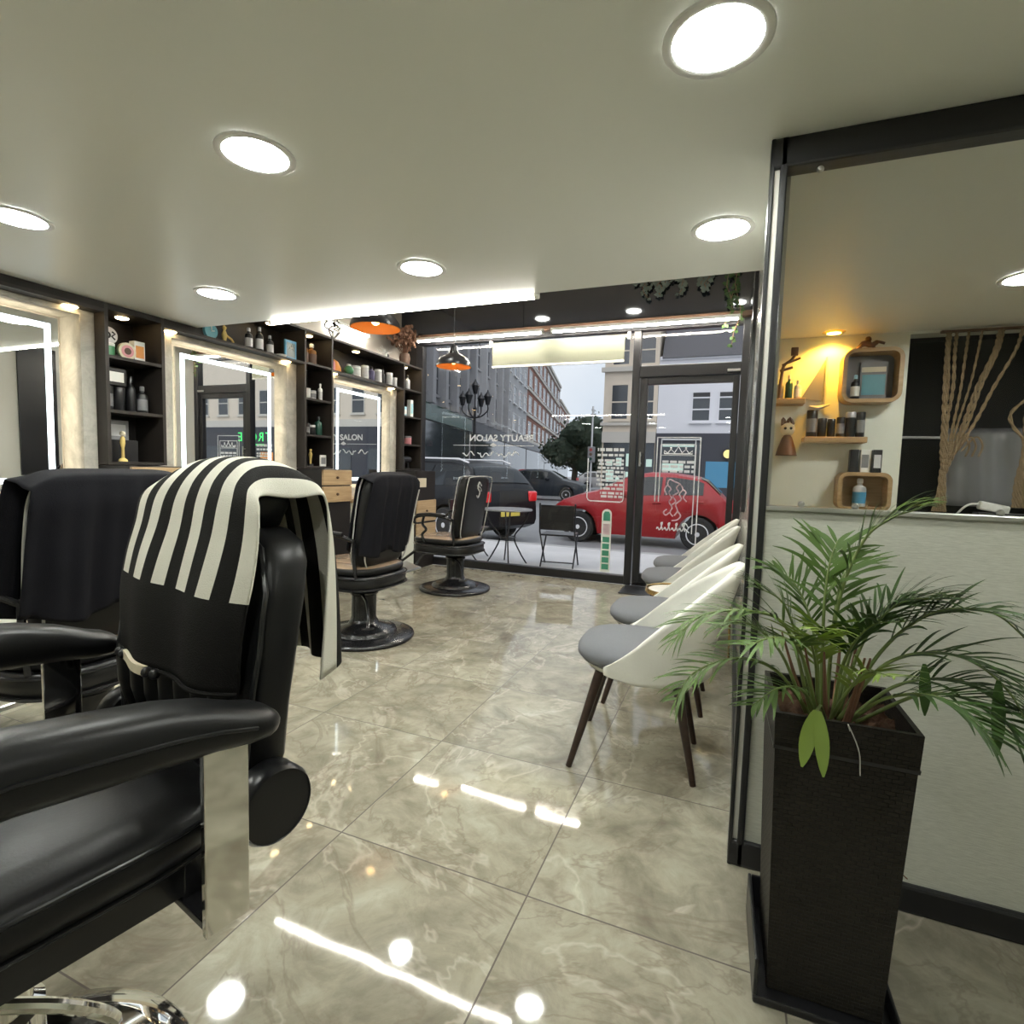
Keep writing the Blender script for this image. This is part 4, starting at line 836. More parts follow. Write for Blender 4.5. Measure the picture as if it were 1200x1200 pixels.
k = MB().tube([(.017, -.022, .08), (.017, 0, .125), (.017, .022, .08)], .005, 6).tube([(.017, -.013, .095), (.017, .013, .095)], .004, 6); k.build('letter', 'p_white', t)
# things on top of the shelving
t = T1('wire_ornament', 'tangled black and white ornament on top of the shelving beside the wall light', 'ornament', (-3.40, 3.98, 2.2405)); rr = random.Random(4)
for j in range(8):
    a = rr.uniform(0, 6.28); MB().tube(spline([(0, 0, 0), (.05*math.cos(a), .07*math.sin(a), .08), (.07*math.cos(a+1), .09*math.sin(a+1), .12), (.03*math.cos(a+2), .05*math.sin(a+2), .16+.02*j/8)], 16), .006, 6).build('loop', 'p_black' if j % 2 else 'p_white', t)
t = T1('star_ornament', 'white and black spiky ornament on top of the shelves near the window', 'ornament', (-3.42, 4.80, 2.2405)); k = MB()
for j in range(12):
    v = Vector((rr.gauss(0, 1), rr.gauss(0, 1), abs(rr.gauss(0, 1)))).normalized(); k.tube([(0, 0, .045), Vector((0, 0, .045))+v*.10], [.007, .002], 6)
k.tube([(0, 0, 0), (0, 0, .05)], .02, 8); k.build('spikes', 'p_white', t); MB().ball((0, .03, .03), .025, 10).build('core', 'p_black', t)
t = T1('dried_flowers', 'bunch of brown dried flowers on top of the shelves in the window corner', 'flowers', (-3.42, 5.16, 2.2405)); MB().lathe([(.0, 0), (.05, 0), (.06, .07), (.05, .12), (.045, .12), (.0, .02)], n=20).build('vase', 'p_brown', t)
k = MB(); k2 = MB()
for j in range(34):
    v = Vector((rr.gauss(.1, .32), rr.gauss(0, .5), 1)).normalized(); L_ = rr.uniform(.14, .30); e_ = Vector((0, 0, .10))+v*L_; k.tube([(0, 0, .08), e_], .003, 4)
    for q in range(5): k2.ball(e_+Vector((rr.gauss(0, .02), rr.gauss(0, .02), rr.gauss(0, .02))), rr.uniform(.012, .024), 6)
k.build('stems', 'drystalk', t)['kind'] = 'stuff'; k2.build('flower_heads', 'drystalk', t)['kind'] = 'stuff'
# ivy at the right end of the shopfront, foliage ledge under the high ceiling
def vine(name, label, loc, n, lx, lz, mat, seed):
    t = T1(name, label, 'plant', loc); r_ = random.Random(seed); lf = MB()
    for j in range(n):
        pts = []; x = r_.uniform(-lx, lx); y = 0; z = 0; L_ = r_.uniform(.5, 1)*lz
        for q in range(9): pts.append((x+.03*math.sin(q*1.3+j), y+.015*math.sin(q+j*2), -L_*q/8))
        MB().tube(pts, .003, 5).build('vine', 'drystalk', t)
        for p in spline(pts, 22):
            for s_ in (0, 1):
                d = Vector((r_.gauss(0, 1), r_.gauss(0, .4), r_.gauss(-.6, .5))).normalized()*r_.uniform(.025, .05); w_ = d.cross(Vector((0, 1, 0))).normalized()*.016
                p_2 = Vector(p); lf.quad(p_2, p_2+d*.5+w_, p_2+d, p_2+d*.5-w_)
    o = lf.build('leaves', mat, t, None); o['kind'] = 'stuff'; return t
vine('hanging_ivy', 'trailing ivy hanging at the right end of the window over the door', (-.09, SY-.14, 3.14), 3, .055, .85, 'leafd', 3)
t = vine('foliage_garland', 'grey green foliage garland on the dark panel above the door', (-.62, SY-.11, 3.14), 16, .36, .36, 'p_teal', 9)
M['garl'] = pm('dull_foliage', (.12, .15, .13), .8, var=.5, vscale=9.)  # dull grey green leaves, tone mottled by noise
for c in t.children:
    if c.name.startswith('leaves'): c.data.materials[0] = M['garl']
# clipper and cable at the left counter
t = T1('hair_clipper', 'small black clipper lying on the counter under the first lit mirror', 'clipper', (-3.22, 1.545, .816)); MB().box((-.02, -.065, 0), (.02, .05, .022), .006).build('clipper_body', 'p_black', t, smooth=None); MB().box((-.018, .05, .004), (.018, .068, .016), .002).build('blade', 'p_silver', t, smooth=None)
t = tag(MB().tube(spline([(-2.62, 1.53, .006), (-2.5, 1.62, .006), (-2.46, 1.82, .006), (-2.62, 1.86, .006), (-2.68, 1.70, .006), (-2.56, 1.60, .018)], 50), .006, 8).build('cable_coil', 'p_black'), 'black power cord coiled on the tiles by the mirror chairs', 'cord')

# ================================================================== THE ALCOVE BEHIND THE PARTITION GLASS
YB = AY
t = T1('alcove_spot', 'small amber spotlight in the alcove ceiling', 'spotlight', (.515, 3.80, 2.0)); MB().lathe([(.0, -.006), (.045, -.006), (.062, 0), (.0, 0)], n=24).build('rim', 'brass', t); MB().lathe([(.0, -.008), (.038, -.008), (.038, -.0065), (.0, -.0065)], n=24).build('lens', 'amber', t)
def wshelf(name, label, x0, x1, z, th=.035, d=.13):
    return tag(MB().box((x0, YB-d, z-th), (x1, YB-.0005, z), .004).build(name, 'shelfwood', smooth=None), label, 'shelf')
wshelf('wall_shelf', 'short oak shelf at the left edge of the alcove wall', .20, .385, 1.61)
wshelf('wall_shelf', 'oak shelf carrying a row of black canisters', .39, .725, 1.375)
def boxshelf(label, x0, x1, z0, z1, r_):
    t = T1('box_shelf', label, 'shelf', (x0, YB, z0)); w_, h_ = x1-x0, z1-z0
    def rr_(i): 
        out = []
        for cx, cz, a0 in ((w_-r_-i*0, h_-r_, 0), (r_, h_-r_, 90), (r_, r_, 180), (w_-r_, r_, 270)):
            for k in range(7): a = R(a0+15*k); out.append((cx+(r_-i)*math.cos(a), cz+(r_-i)*math.sin(a)))
        return out
    o_, n_ = rr_(0), rr_(.022)
    m = MB(); m.loft([[(x, -.001, z) for x, z in o_], [(x, -.14, z) for x, z in o_], [(x, -.14, z) for x, z in n_], [(x, -.012, z) for x, z in n_]], cap=False); m.build('rounded_frame', 'shelfwood', t, 40)
    MB().prism(n_, 'Y', -.012, -.002).build('back_board', 'shelfwood' if z0 < 1.2 else 'p_grey', t, None); return t
boxshelf('large rounded oak box shelf high on the alcove wall', .572, .875, 1.575, 1.89, .06)
boxshelf('small rounded oak box shelf low on the alcove wall', .590, .865, .935, 1.165, .05)
AYp = YB-.07
t = T1('framed_picture', 'small blue-grey picture in the large oak box shelf', 'picture', (.750, YB-.035, 1.6015), None); MB().box((-.072, 0, 0), (.072, .012, .225), .002).build('frame', 'p_grey', t, smooth=None); MB().box((-.06, -.0012, .03), (.06, 0, .15)).build('picture', 'p_teal', t, smooth=None); MB().box((-.065, -.0014, .165), (.06, 0, .195)).build('title_strip', 'p_cream', t, smooth=None)
bottle('white_label_bottle', 'black bottle with white label at the left of the large box shelf', 'bottle', (.648, YB-.09, 1.5985), .024, .145, 'p_black', 'p_lblue', 'p_white')
t = T1('rider_ornament', 'little dark ornament on top of the large oak box shelf', 'ornament', (.70, AYp, 1.8905)); MB().tube(spline([(-.06, 0, .0), (-.02, 0, .04), (.02, 0, .03), (.05, 0, .045), (.085, 0, .035)], 14), [.012]*3+[.018]*4+[.014]*4+[.008]*4, 8).ball((.0, 0, .062), .018, 10).tube([(-.03, 0, .03), (-.05, 0, 0)], .008, 6).tube([(.03, 0, .03), (.03, 0, 0)], .008, 6).build('ornament_body', 'p_brown', t)
# sculpture and bottles on the short shelf
zs_ = 1.6105
for x, h, m_, l in ((.245, .13, 'p_grey', 'grey flask at the left end of the short alcove shelf'), (.295, .15, 'p_dgreen', 'dark green flask in the middle of the short alcove shelf'), (.345, .12, 'p_silver', 'silvery flask at the right end of the short alcove shelf')): bottle('small_flask', l, 'bottle', (x, YB-.06, zs_), .021, h, m_, 'p_silver', 'p_white' if h == .12 else None, 'flasks on the short alcove shelf')
t = T1('metal_figure', 'dark metal figure rising behind the flasks on the short shelf', 'figure', (.285, YB-.105, zs_)); MB().tube(spline([(-.045, 0, 0), (-.04, 0, .12), (-.03, 0, .20), (.01, 0, .235), (.03, 0, .27)], 16), .009, 8).tube([(-.04, 0, .205), (.06, 0, .245)], .007, 6).box((.005, -.012, .26), (.045, .012, .31), .004).tube([(-.05, 0, .17), (.02, 0, .19)], .008, 6).build('figure_body', 'p_brown', t)
t = T1('hanging_sailboat', 'thin wire model sailboat hung on the alcove wall', 'model boat', (.47, YB-.02, 1.57)); MB().tube([(.03, 0, .01), (.03, 0, .30)], .006, 8).build('mast', 'p_silver', t); MB().prism([(.02, .03), (-.10, .05), (.02, .28)], 'Y', -.003, .003).build('sail', 'p_grey', t, None); MB().tube([(-.05, 0, .0), (.0, 0, -.012), (.06, 0, .01)], [.006, .014, .006], 8).build('hull', 'p_silver', t)
labs = ['tallest black canister at the left end of the oak shelf', 'black canister second from the left on the oak shelf', 'black canister third from the left on the oak shelf', 'black canister fourth from the left on the oak shelf', 'black canister with silver lid near the right of the oak shelf', 'black canister at the right end of the oak shelf']
for i, (x, h, r_) in enumerate(((.435, .165, .030), (.492, .115, .024), (.542, .11, .022), (.590, .12, .023), (.642, .15, .027), (.694, .15, .024))):
    jar('canister', labs[i], 'canister', (x, YB-.065, 1.3755), r_, h, 'p_black', 'p_silver' if i in (4,) else 'p_black', 'p_grey' if i in (0, 3, 5) else None, 'black canisters on the oak shelf')
t = T1('rag_doll', 'small pale-faced doll in a dark striped dress hung on the alcove wall', 'doll', (.305, YB-.045, 1.26)); MB().lathe([(.0, 0), (.062, 0), (.05, .05), (.03, .11), (.018, .13), (.0, .13)], n=20).build('dress', 'p_brown', t); MB().ball((0, 0, .165), .042, 16, sq=(1, .85, 1)).build('head', 'p_cream', t); MB().ball((-.016, -.032, .17), .009, 8).build('eye', 'p_black', t); MB().ball((.016, -.032, .17), .009, 8).build('eye', 'p_black', t)
MB().tube(spline([(-.03, 0, .19), (-.03, 0, .235), (-.01, 0, .20), (.01, 0, .235), (.03, 0, .195)], 12), .010, 8).build('hair', 'p_brown', t)
for x, m_, f_, l in ((.672, 'p_black', None, 'black carton at the left on the small box shelf'), (.727, 'p_white', 'p_grey', 'white carton between two black ones on the small box shelf'), (.790, 'p_black', 'p_silver', 'black carton with white print on the small box shelf')):
    carton('small_carton', l, 'box', (x, AYp, 1.1655), .05, .046, .135, m_, f_, -PI/2, 'cartons on the small box shelf')
bottle('clear_bottle', 'bottle with a blue label in the small oak box shelf', 'bottle', (.715, AYp, .9585), .036, .17, 'p_silver', 'p_white', 'p_blue')
# rope strands in front of the dark cupboard opening
rp_rng = random.Random(8)
def strand(par, pts, r_, seed):
    r_ *= .78
    q = spline(pts, 60); m = MB()
    for ph in (0, PI): m.tube([p+Vector((r_*.7*math.cos(k*1.1+ph), r_*.5*math.sin(k*1.1+ph), 0)) for k, p in enumerate(q)], r_*.72, 6)
    m.build('rope_strand', 'rope', par)
YR = YB-.04
t = T1('rope_curtain', 'jute ropes gathered into one thick hank in front of the dark cupboard', 'rope', (0, 0, 0))
for i, (xt, r_) in enumerate(((1.095, .011), (1.105, .009), (1.135, .010), (1.19, .008), (1.25, .007), (1.33, .012), (1.345, .009), (1.43, .010))):
    xb = 1.105+.011*i*.8
    kk = 1.335 if i < 5 else 1.30
    strand(t, [(xt, YR, 1.975), (lerp(xt, xb, .10), YR, 1.85), (lerp(xt, xb, .42 if i > 4 else .3)+.006*math.sin(i), YR-.01, 1.66), (lerp(xt, xb, .68)+.005*math.cos(i*2), YR-.01, 1.46), (xb+.004, YR-.015, 1.29), (1.125+.010*math.sin(i*2.1), YR-.01, 1.16), (1.12+.030*math.sin(i*1.7), YR-.01, .95)], r_, i)
for i in range(3): strand(t, [(1.16+.02*i, YR-.02, 1.30), (1.20+.03*i, YR-.02, 1.38), (1.23+.03*i, YR-.03, 1.33), (1.22+.03*i, YR-.02, 1.27)], .006, i)
MB().box((1.06, YR-.012, 1.972), (1.50, YR+.012, 1.985)).build('top_rail', 'p_brown', t, None)
t = T1('rope_hank', 'single hank of jute rope hanging right of the gathered ropes', 'rope', (0, 0, 0))
for i in range(4): strand(t, [(1.53+.02*i, YR, 1.97), (1.525+.02*i, YR, 1.85), (1.50+.022*i, YR-.01, 1.68), (1.475+.03*i*math.sin(i+1), YR-.01, 1.50), (1.48+.012*i, YR-.01, 1.30), (1.46+.012*i, YR-.01, 1.12), (1.46+.014*i, YR-.01, .99)], .010, i)
t = tag(MB().tube([(.90, AY+.30, 1.40), (2.36, AY+.30, 1.40)], .008, 8).build('hanging_rail', 'p_silver'), 'thin rail across the dark cupboard behind the ropes', 'rail')
for i, (x0, x1, z0, l) in enumerate(((1.22, 1.62, .93, 'grey folded cloth hanging on the cupboard rail behind the ropes'), (1.66, 2.1, .95, 'dark cloth on the cupboard rail at the right picture edge'))):
    g_ = MB(); g_.grid(lambda u, v: Vector((lerp(x0, x1, u), AY+.300+(.026 if v > .5 else -.026)*(1 if v not in (.5,) else 0)+.010*math.sin(u*21+v*4+i), 1.456-abs(.5-v)*2*(1.411-z0)+(.0 if abs(v-.5) > .05 else .0))), 30, 24)
    tag(g_.build('hung_cloth', 'p_grey' if i == 0 else 'p_black', None, 180, solid=.004), l, 'cloth')
t = T1('power_adapter', 'white power adapter with its lead on the cupboard sill', 'adapter', (1.42, AY+.03, .841)); MB().box((-.09, -.03, .115), (.05, .03, .165), .01, rot=Matrix.Rotation(R(12), 3, 'Y')).build('adapter_body', 'p_white', t, None); MB().box((-.1, -.04, 0), (.2, .05, .11), .004).build('block', 'p_black', t, None); MB().tube(spline([(-.085, 0, .16), (-.14, 0, .15), (-.19, 0, .09), (-.22, 0, .03), (-.20, 0, .0)], 16), .006, 8).build('lead', 'p_white', t)
t = T1('white_strip', 'flat white strip lying beside the power adapter', 'strip', (1.76, AY+.0, .841)); MB().box((-.06, .005, 0), (.10, .04, .03), .006).build('strip_body', 'p_white', t, None)

# ================================================================== THE STREET
M['pave'] = pm('grey_paving', (.50, .50, .51), .6, var=.25, vscale=1.5); M['road'] = pm('wet_asphalt', (.24, .245, .255), .4, var=.25, vscale=.8); M['kerb'] = pm('kerb_stone', (.34, .34, .34), .7)
M['stone_cream'] = pm('cream_render', (.66, .58, .48), .8, var=.08, vscale=2.); M['stone_white'] = pm('white_render', (.72, .72, .76), .8); M['stone_grey'] = pm('grey_stone', (.42, .42, .43), .8, var=.2, vscale=1.2); M['stone_dark'] = pm('dark_stone', (.30, .30, .31), .8, var=.2, vscale=1.2)
M['brick'] = brick_mat('red_brick', (.30, .105, .065), (.23, .08, .052), (.20, .15, .12)); M['brick2'] = brick_mat('brown_brick', (.20, .095, .07), (.16, .08, .06), (.16, .13, .11))
M['winglass'] = pm('street_window_glass', (.045, .052, .06), .08, spec=.8); M['winframe'] = pm('white_window_frame', (.70, .70, .70), .5); M['sill'] = pm('pale_sill', (.55, .52, .47), .7); M['slate'] = pm('slate_roof', (.07, .07, .08), .6)
M['shopdark'] = pm('dark_shop_fascia', (.035, .037, .05), .4); M['signgreen'] = em('green_sign_light', (.10, 1., .25), 1.6); M['signyellow'] = em('yellow_lamp_disc', (1., .85, .35), 1.3); M['shoplight'] = em('lit_shop_display', (.75, 1., .92), .75); M['shopwarm'] = em('warm_shop_display', (1., .42, .12), .9)
M['carred'] = pm('red_car_paint', (.27, .005, .009), .32, spec=.35, coat=.25); M['carblack'] = pm('black_car_paint', (.008, .009, .011), .3, spec=.25); M['cardark'] = pm('dark_blue_car_paint', (.018, .023, .03), .3, spec=.3); M['carglass'] = pm('tinted_car_glass', (.010, .013, .015), .05, spec=.5); M['tyre'] = pm('black_tyre', (.012, .012, .012), .8); M['alloy'] = pm('alloy_wheel', (.62, .62, .64), .35); M['taillight'] = pm('red_tail_lamp', (.50, .015, .02), .15, coat=1., emit=(1, .02, .02), es=.25); M['headlight'] = pm('clear_head_lamp', (.65, .68, .70), .1, coat=1.); M['plate'] = pm('yellow_number_plate', (.75, .60, .10), .5); M['treeleaf'] = pm('dark_tree_leaves', (.022, .042, .024), .7, var=.5, vscale=1.5); M['bark'] = pm('tree_bark', (.06, .05, .04), .9)
RZ = -.30
struct(MB().loft([[(-45, 5.40, -.12), (45, 5.40, -.12), (45, 5.40, -.015), (-45, 5.40, -.015)], [(-45, 8.35, -.4), (45, 8.35, -.4), (45, 8.35, -.10), (-45, 8.35, -.10)]]).build('pavement', 'pave', smooth=None))
struct(MB().box((-45, 8.35, -.45), (45, 8.50, -.095), .01).build('kerb_strip', 'kerb', smooth=None))
struct(MB().box((-60, 8.5, -.42), (60, 140, RZ)).build('road', 'road', smooth=None))
struct(MB().box((-9.5, 27.6, -.4), (45, 32, -.16), .01).build('pavement_opposite', 'pave', smooth=None))
struct(MB().box((-30, 15.2, RZ-.02), (-2.6, 15.32, RZ+.004)).build('road_marking', 'kerb', smooth=None))

def car(name, label, loc, rz, L_, W_, top, belt, wheels, paint, g0, g1, wr=.30, ride=.20, roofw=.60, pl=None, group=None):
    """side outline given as (x, z) from the nose; built nose at x = 0, centred on y, wheels on z = 0"""
    t = thing(name, label, 'car', loc, rz, group)
    def zt(x): return interp(top, x)
    def zb(x):
        z = ride
        for xc in wheels:
            d = abs(x-xc)
            if d < wr*1.18: z = max(z, wr+math.sqrt(max(0, (wr*1.18)**2-d*d)))
        return z+.10*max(0, 1-x/.35)+.12*max(0, 1-(L_-x)/.35)
    def bz(x): return min(interp(belt, x), zt(x)-.012)
    def hw(x): return W_/2*(1-.22*max(0, 1-x/.75)**2.2-.14*max(0, 1-(L_-x)/.6)**2.2)
    def ring(x):
        w_ = hw(x); b, zt_, z0 = bz(x), zt(x), zb(x); g = max(0, zt_-b); wt = w_-(w_-W_/2*roofw/.82*.82)*min(1, g/.5) if g > .02 else w_*.93
        mid = (z0+b)/2; h_ = [(w_*.94, z0), (w_, lerp(z0, mid, .6)), (w_*1.0, mid), (w_*.985, b-.01), (wt, zt_-.02 if g > .02 else zt_-.004), (wt*.82, zt_+.008), (wt*.4, zt_+.022)]
        return [(x, -y, z) for y, z in h_] + [(x, y, z) for y, z in h_[::-1]]
    xs = sorted(set([L_*k/70 for k in range(71)]+[x for x, _ in top]))
    m = MB(); m.loft([ring(x) for x in xs]); m.build('body', paint, t, 40)
    def side(sg, xa, xb, fa=.10, fb=.88):
        q = MB(); xx = [lerp(xa, xb, k/12) for k in range(13)]; lo, hi = [], []
        for x in xx:
            rg = ring(x); p, r_ = Vector(rg[3]), Vector(rg[4]); a = p.lerp(r_, fa); b = p.lerp(r_, fb); off = Vector((0, -.010, .003)); a += off; b += off
            if sg > 0: a.y = -a.y; b.y = -b.y
            lo.append(a); hi.append(b)
        va = [q.bm.verts.new(p) for p in lo]; vb = [q.bm.verts.new(p) for p in hi]
        for i in range(12): q.bm.faces.new((va[i], va[i+1], vb[i+1], vb[i]))
        q.build('side_window', 'carglass', t, 60)
    gm = (g0[1]+g1[0])/2
    for sg in (-1, 1): side(sg, g0[1]-.02, gm-.03); side(sg, gm+.03, g1[0]+.12)
    def screen(nm, xa, xb):
        q = MB(); rows_ = []
        for k in range(9):
            x = lerp(xa, xb, k/8); rg = ring(x); n_ = [Vector(rg[i]) for i in (4, 5, 6)]; n_[0] = n_[0].lerp(n_[1], .4); off = Vector((-.012 if xa < gm else .012, 0, .008))
            rows_.append([p+off for p in n_]+[Vector((p.x, -p.y, p.z))+off for p in n_[::-1]])
        vs = [[q.bm.verts.new(p) for p in r_] for r_ in rows_]
        for a, b in zip(vs, vs[1:]):
            for i in range(5): q.bm.faces.new((a[i], a[i+1], b[i+1], b[i]))
        q.build(nm, 'carglass', t, 80)
    screen('windscreen', lerp(g0[0], g0[1], .08), lerp(g0[0], g0[1], .92)); screen('rear_window', lerp(g1[0], g1[1], .10), lerp(g1[0], g1[1], .85))
    for xc in wheels:
        for sg in (-1, 1):
            y = sg*(W_/2-.10); wv = MB().lathe([(wr*.62, -.09), (wr*.92, -.095), (wr, -.06), (wr, .06), (wr*.92, .095), (wr*.62, .09)], (0, 0, 0), 32, axis='Y'); o = wv.build('tyre', 'tyre', t); o.location = (xc, y, wr)
            a = MB().lathe([(wr*.60, .05*sg), (wr*.66, .095*sg), (wr*.60, .098*sg), (wr*.57, .07*sg)], n=32, axis='Y', cap=False); a.lathe([(.0, .07*sg), (wr*.16, .07*sg), (wr*.14, .095*sg), (.0, .10*sg)], n=16, axis='Y')
            for k in range(5):
                an = 2*PI*k/5+.3; d_ = Vector((math.cos(an), 0, math.sin(an))); nn = Vector((-d_.z, 0, d_.x)); y_ = .088*sg
                a.loft([[d_*wr*.10+nn*wr*.10+Vector((0, y_, 0)), d_*wr*.10-nn*wr*.10+Vector((0, y_, 0)), d_*wr*.10-nn*wr*.10+Vector((0, y_*.8, 0)), d_*wr*.10+nn*wr*.10+Vector((0, y_*.8, 0))], [d_*wr*.62+nn*wr*.22+Vector((0, y_, 0)), d_*wr*.62-nn*wr*.14+Vector((0, y_, 0)), d_*wr*.62-nn*wr*.14+Vector((0, y_*.8, 0)), d_*wr*.62+nn*wr*.22+Vector((0, y_*.8, 0))]])
            a.build('wheel_rim', 'alloy', o)
            MB().lathe([(.0, .02*sg), (wr*.6, .02*sg), (wr*.6, .03*sg), (.0, .03*sg)], n=24, axis='Y').build('wheel_hub', 'tyre', o)
    for sg in (-1, 1):
        zl = bz(.25)-.10; MB().loft([[(.10, sg*hw(.10)*.62, zl), (.08, sg*hw(.1)*.9, zl+.0), (.12, sg*hw(.1)*.9, zl+.07), (.16, sg*hw(.1)*.62, zl+.06)], [(.42, sg*hw(.42)*.75, zl+.08), (.42, sg*(hw(.42)*.99+.008), zl+.06), (.46, sg*(hw(.42)*.98+.008), zl+.13), (.46, sg*hw(.42)*.75, zl+.13)]]).build('headlight', 'headlight', t, 50)
        zl = interp(belt, L_)-.02; MB().box((L_-.20, sg*hw(L_-.1)*.80-.10, zl-.17), (L_+.012, sg*hw(L_-.1)*.80+.13, zl+.03), .03).build('tail_light', 'taillight', t, 50)
        MB().box((g0[1]-.15, sg*(W_/2+.02)-.07, bz(g0[1])+.02), (g0[1]+.02, sg*(W_/2+.02)+.07, bz(g0[1])+.13), .03).build('wing_mirror', paint, t, 50)
        for xh in (gm-.18, g1[0]-.02): MB().box((xh, sg*(hw(xh)+.004)-.012, bz(xh)-.12), (xh+.16, sg*(hw(xh)+.004)+.012, bz(xh)-.085), .01).build('door_handle', 'alloy' if pl else paint, t, 50)
    MB().box((L_-.02, -.26, ride+.30), (L_+.018, .26, ride+.41), .004).build('number_plate', 'plate', t, None)
    MB().box((-.012, -.26, ride+.16), (.02, .26, ride+.27), .004).build('number_plate', 'p_white', t, None)
    return t
# red hatchback right outside: nose to the left
car('car', 'small red hatchback parked right outside the shop window', (-3.46, 10.60+.82, RZ), 0, 3.50, 1.64,
    [(0, .62), (.05, .72), (.22, .84), (.60, .97), (.95, 1.06), (1.55, 1.36), (1.95, 1.435), (2.4, 1.43), (2.85, 1.37), (3.02, 1.30), (3.28, 1.05), (3.40, .93), (3.47, .75), (3.50, .62)],
    [(0, .60), (.5, .82), (1., .93), (2., .97), (3.1, 1.03), (3.5, .92)], (.60, 2.90), 'carred', (.95, 1.62), (2.85, 3.34), .31, .20, .58)
# black suv with its tail towards us
car('suv', 'black estate car parked left of the red hatchback, tail towards us', (-8.1, 11.0, RZ), R(-20), 4.50, 1.80,
    [(0, .70), (.06, .82), (.4, .95), (1.15, 1.08), (1.35, 1.13), (2.0, 1.50), (2.5, 1.57), (3.4, 1.56), (3.95, 1.50), (4.12, 1.42), (4.38, 1.10), (4.46, .98), (4.50, .70)],
    [(0, .68), (.6, .90), (1.3, .99), (3., 1.03), (4.2, 1.08), (4.5, 1.0)], (.85, 3.60), 'carblack', (1.35, 2.05), (4.02, 4.40), .34, .24, .62)
t = [o for o in bpy.data.objects if o.name == 'suv'][0]
for sg in (-1, 1): MB().tube([(2.1, sg*.60, 1.55), (2.4, sg*.61, 1.615), (3.7, sg*.60, 1.60), (3.95, sg*.58, 1.53)], .018, 8).build('roof_rail', 'alloy', t)
hb = [(0, .62), (.06, .74), (.35, .88), (1.0, 1.02), (1.7, 1.40), (2.2, 1.48), (2.9, 1.46), (3.5, 1.33), (3.9, 1.08), (4.0, .92), (4.05, .62)]
hbb = [(0, .60), (.6, .85), (1.2, .95), (3.2, 1.0), (4.05, .92)]
for x, y, rz, p_, l in ((-6.55, 25.6, R(183), 'cardark', 'dark hatchback on the far side of the road'), (-9.2, 31.5, R(178), 'carred', 'red car behind the dark hatchback on the far side'), (4.6, 12.2, R(8), 'cardark', 'dark car parked behind the red hatchback, mostly hidden by the door frame'), (-7.6, 43., R(200), 'p_silver', 'pale car far down the road by the tree')):
    car('car', l, (x, y, RZ), rz, 4.05, 1.72, hb, hbb, (.78, 3.28), p_, (1.0, 1.78), (3.45, 3.92), .31, .22, .60)

# bistro table and folding chairs on the pavement
t = thing('bistro_table', 'small round metal bistro table outside the window', 'table', (-2.55, 6.15, -.07)); 
MB().lathe([(.0, .69), (.30, .69), (.31, .70), (.30, .712), (.0, .712)], n=36).build('table_top', 'p_grey', t)
for k in range(4):
    a = 2*PI*k/4+.5; c_, s_ = math.cos(a), math.sin(a); MB().tube(spline([(.27*c_, .27*s_, .69), (.20*c_, .20*s_, .52), (.09*c_, .09*s_, .36), (.17*c_, .17*s_, .16), (.27*c_, .27*s_, 0)], 18), .010, 8).build('leg', 'p_black', t)
MB().tube([(.11*math.cos(a), .11*math.sin(a), .36) for a in [2*PI*k/24 for k in range(25)]], .007, 6).build('ring', 'p_black', t)
def fchair(loc, rz, l):
    t = thing('folding_chair', l, 'chair', loc, rz, 'folding chairs on the pavement')
    MB().box((-.20, -.185, .425), (.20, .19, .445), .005).build('seat', 'p_black', t, None)
    MB().box((-.20, .215, .50), (.20, .232, .80), .006).build('backrest', 'p_black', t, None)
    for s_ in (-1, 1):
        MB().tube([(s_*.212, -.20, 0), (s_*.212, .20, .48), (s_*.212, .228, .82)], .010, 8).build('leg', 'p_black', t); MB().tube([(s_*.198, .22, 0), (s_*.198, -.17, .44)], .010, 8).build('leg', 'p_black', t)
    MB().tube([(-.198, .13, .10), (.198, .13, .10)], .008, 6).build('crossbar', 'p_black', t)
fchair((-1.93, 6.35, -.083), R(187), 'black folding chair outside with its wide back towards the window'); 
fchair((-3.15, 6.35, -.085), R(95), 'black folding chair left of the bistro table outside, behind the nearest mirror chair')

# street furniture
t = thing('street_lamp', 'old ornate street lamp with a lantern cluster outside the left of the window', 'street lamp', (-10.85, 22., RZ))
MB().lathe([(.0, 0), (.20, 0), (.20, .5), (.12, .7), (.07, .9), (.06, 4.0), (.09, 4.1), (.05, 4.2), (.0, 4.2)], n=16).build('post', 'p_black', t)
for k in range(5):
    a = 2*PI*k/4; x, y, z = (.62*math.cos(a), .62*math.sin(a), 4.25) if k < 4 else (0, 0, 4.75)
    b = MB().lathe([(.0, z), (.08, z), (.17, z+.35), (.20, z+.36), (.05, z+.56), (.02, z+.66), (.0, z+.66)], (x, y, 0), 10).build('lantern', 'p_black', t); MB().tube(spline([(0, 0, 3.7), (x*.5, y*.5, 3.75), (x, y, 4.0), (x, y, z)], 12), .03, 6).build('bracket', 'p_black', t)
t = thing('traffic_light', 'thin traffic signal pole in front of the tree', 'traffic light', (-6.45, 26., RZ)); MB().tube([(0, 0, 0), (0, 0, 4.6)], .045, 8).build('post', 'p_silver', t); MB().box((-.16, -.14, 1.9), (.16, .14, 2.65), .03).build('signal_box', 'p_grey', t, None)
for k, m_ in enumerate(('p_red', 'p_brown', 'p_dgreen')): MB().lathe([(.0, -.15), (.075, -.15), (.075, -.14), (.0, -.14)], (0, 0, 2.5-.22*k), 14, axis='Y').build('lamp', m_, t)
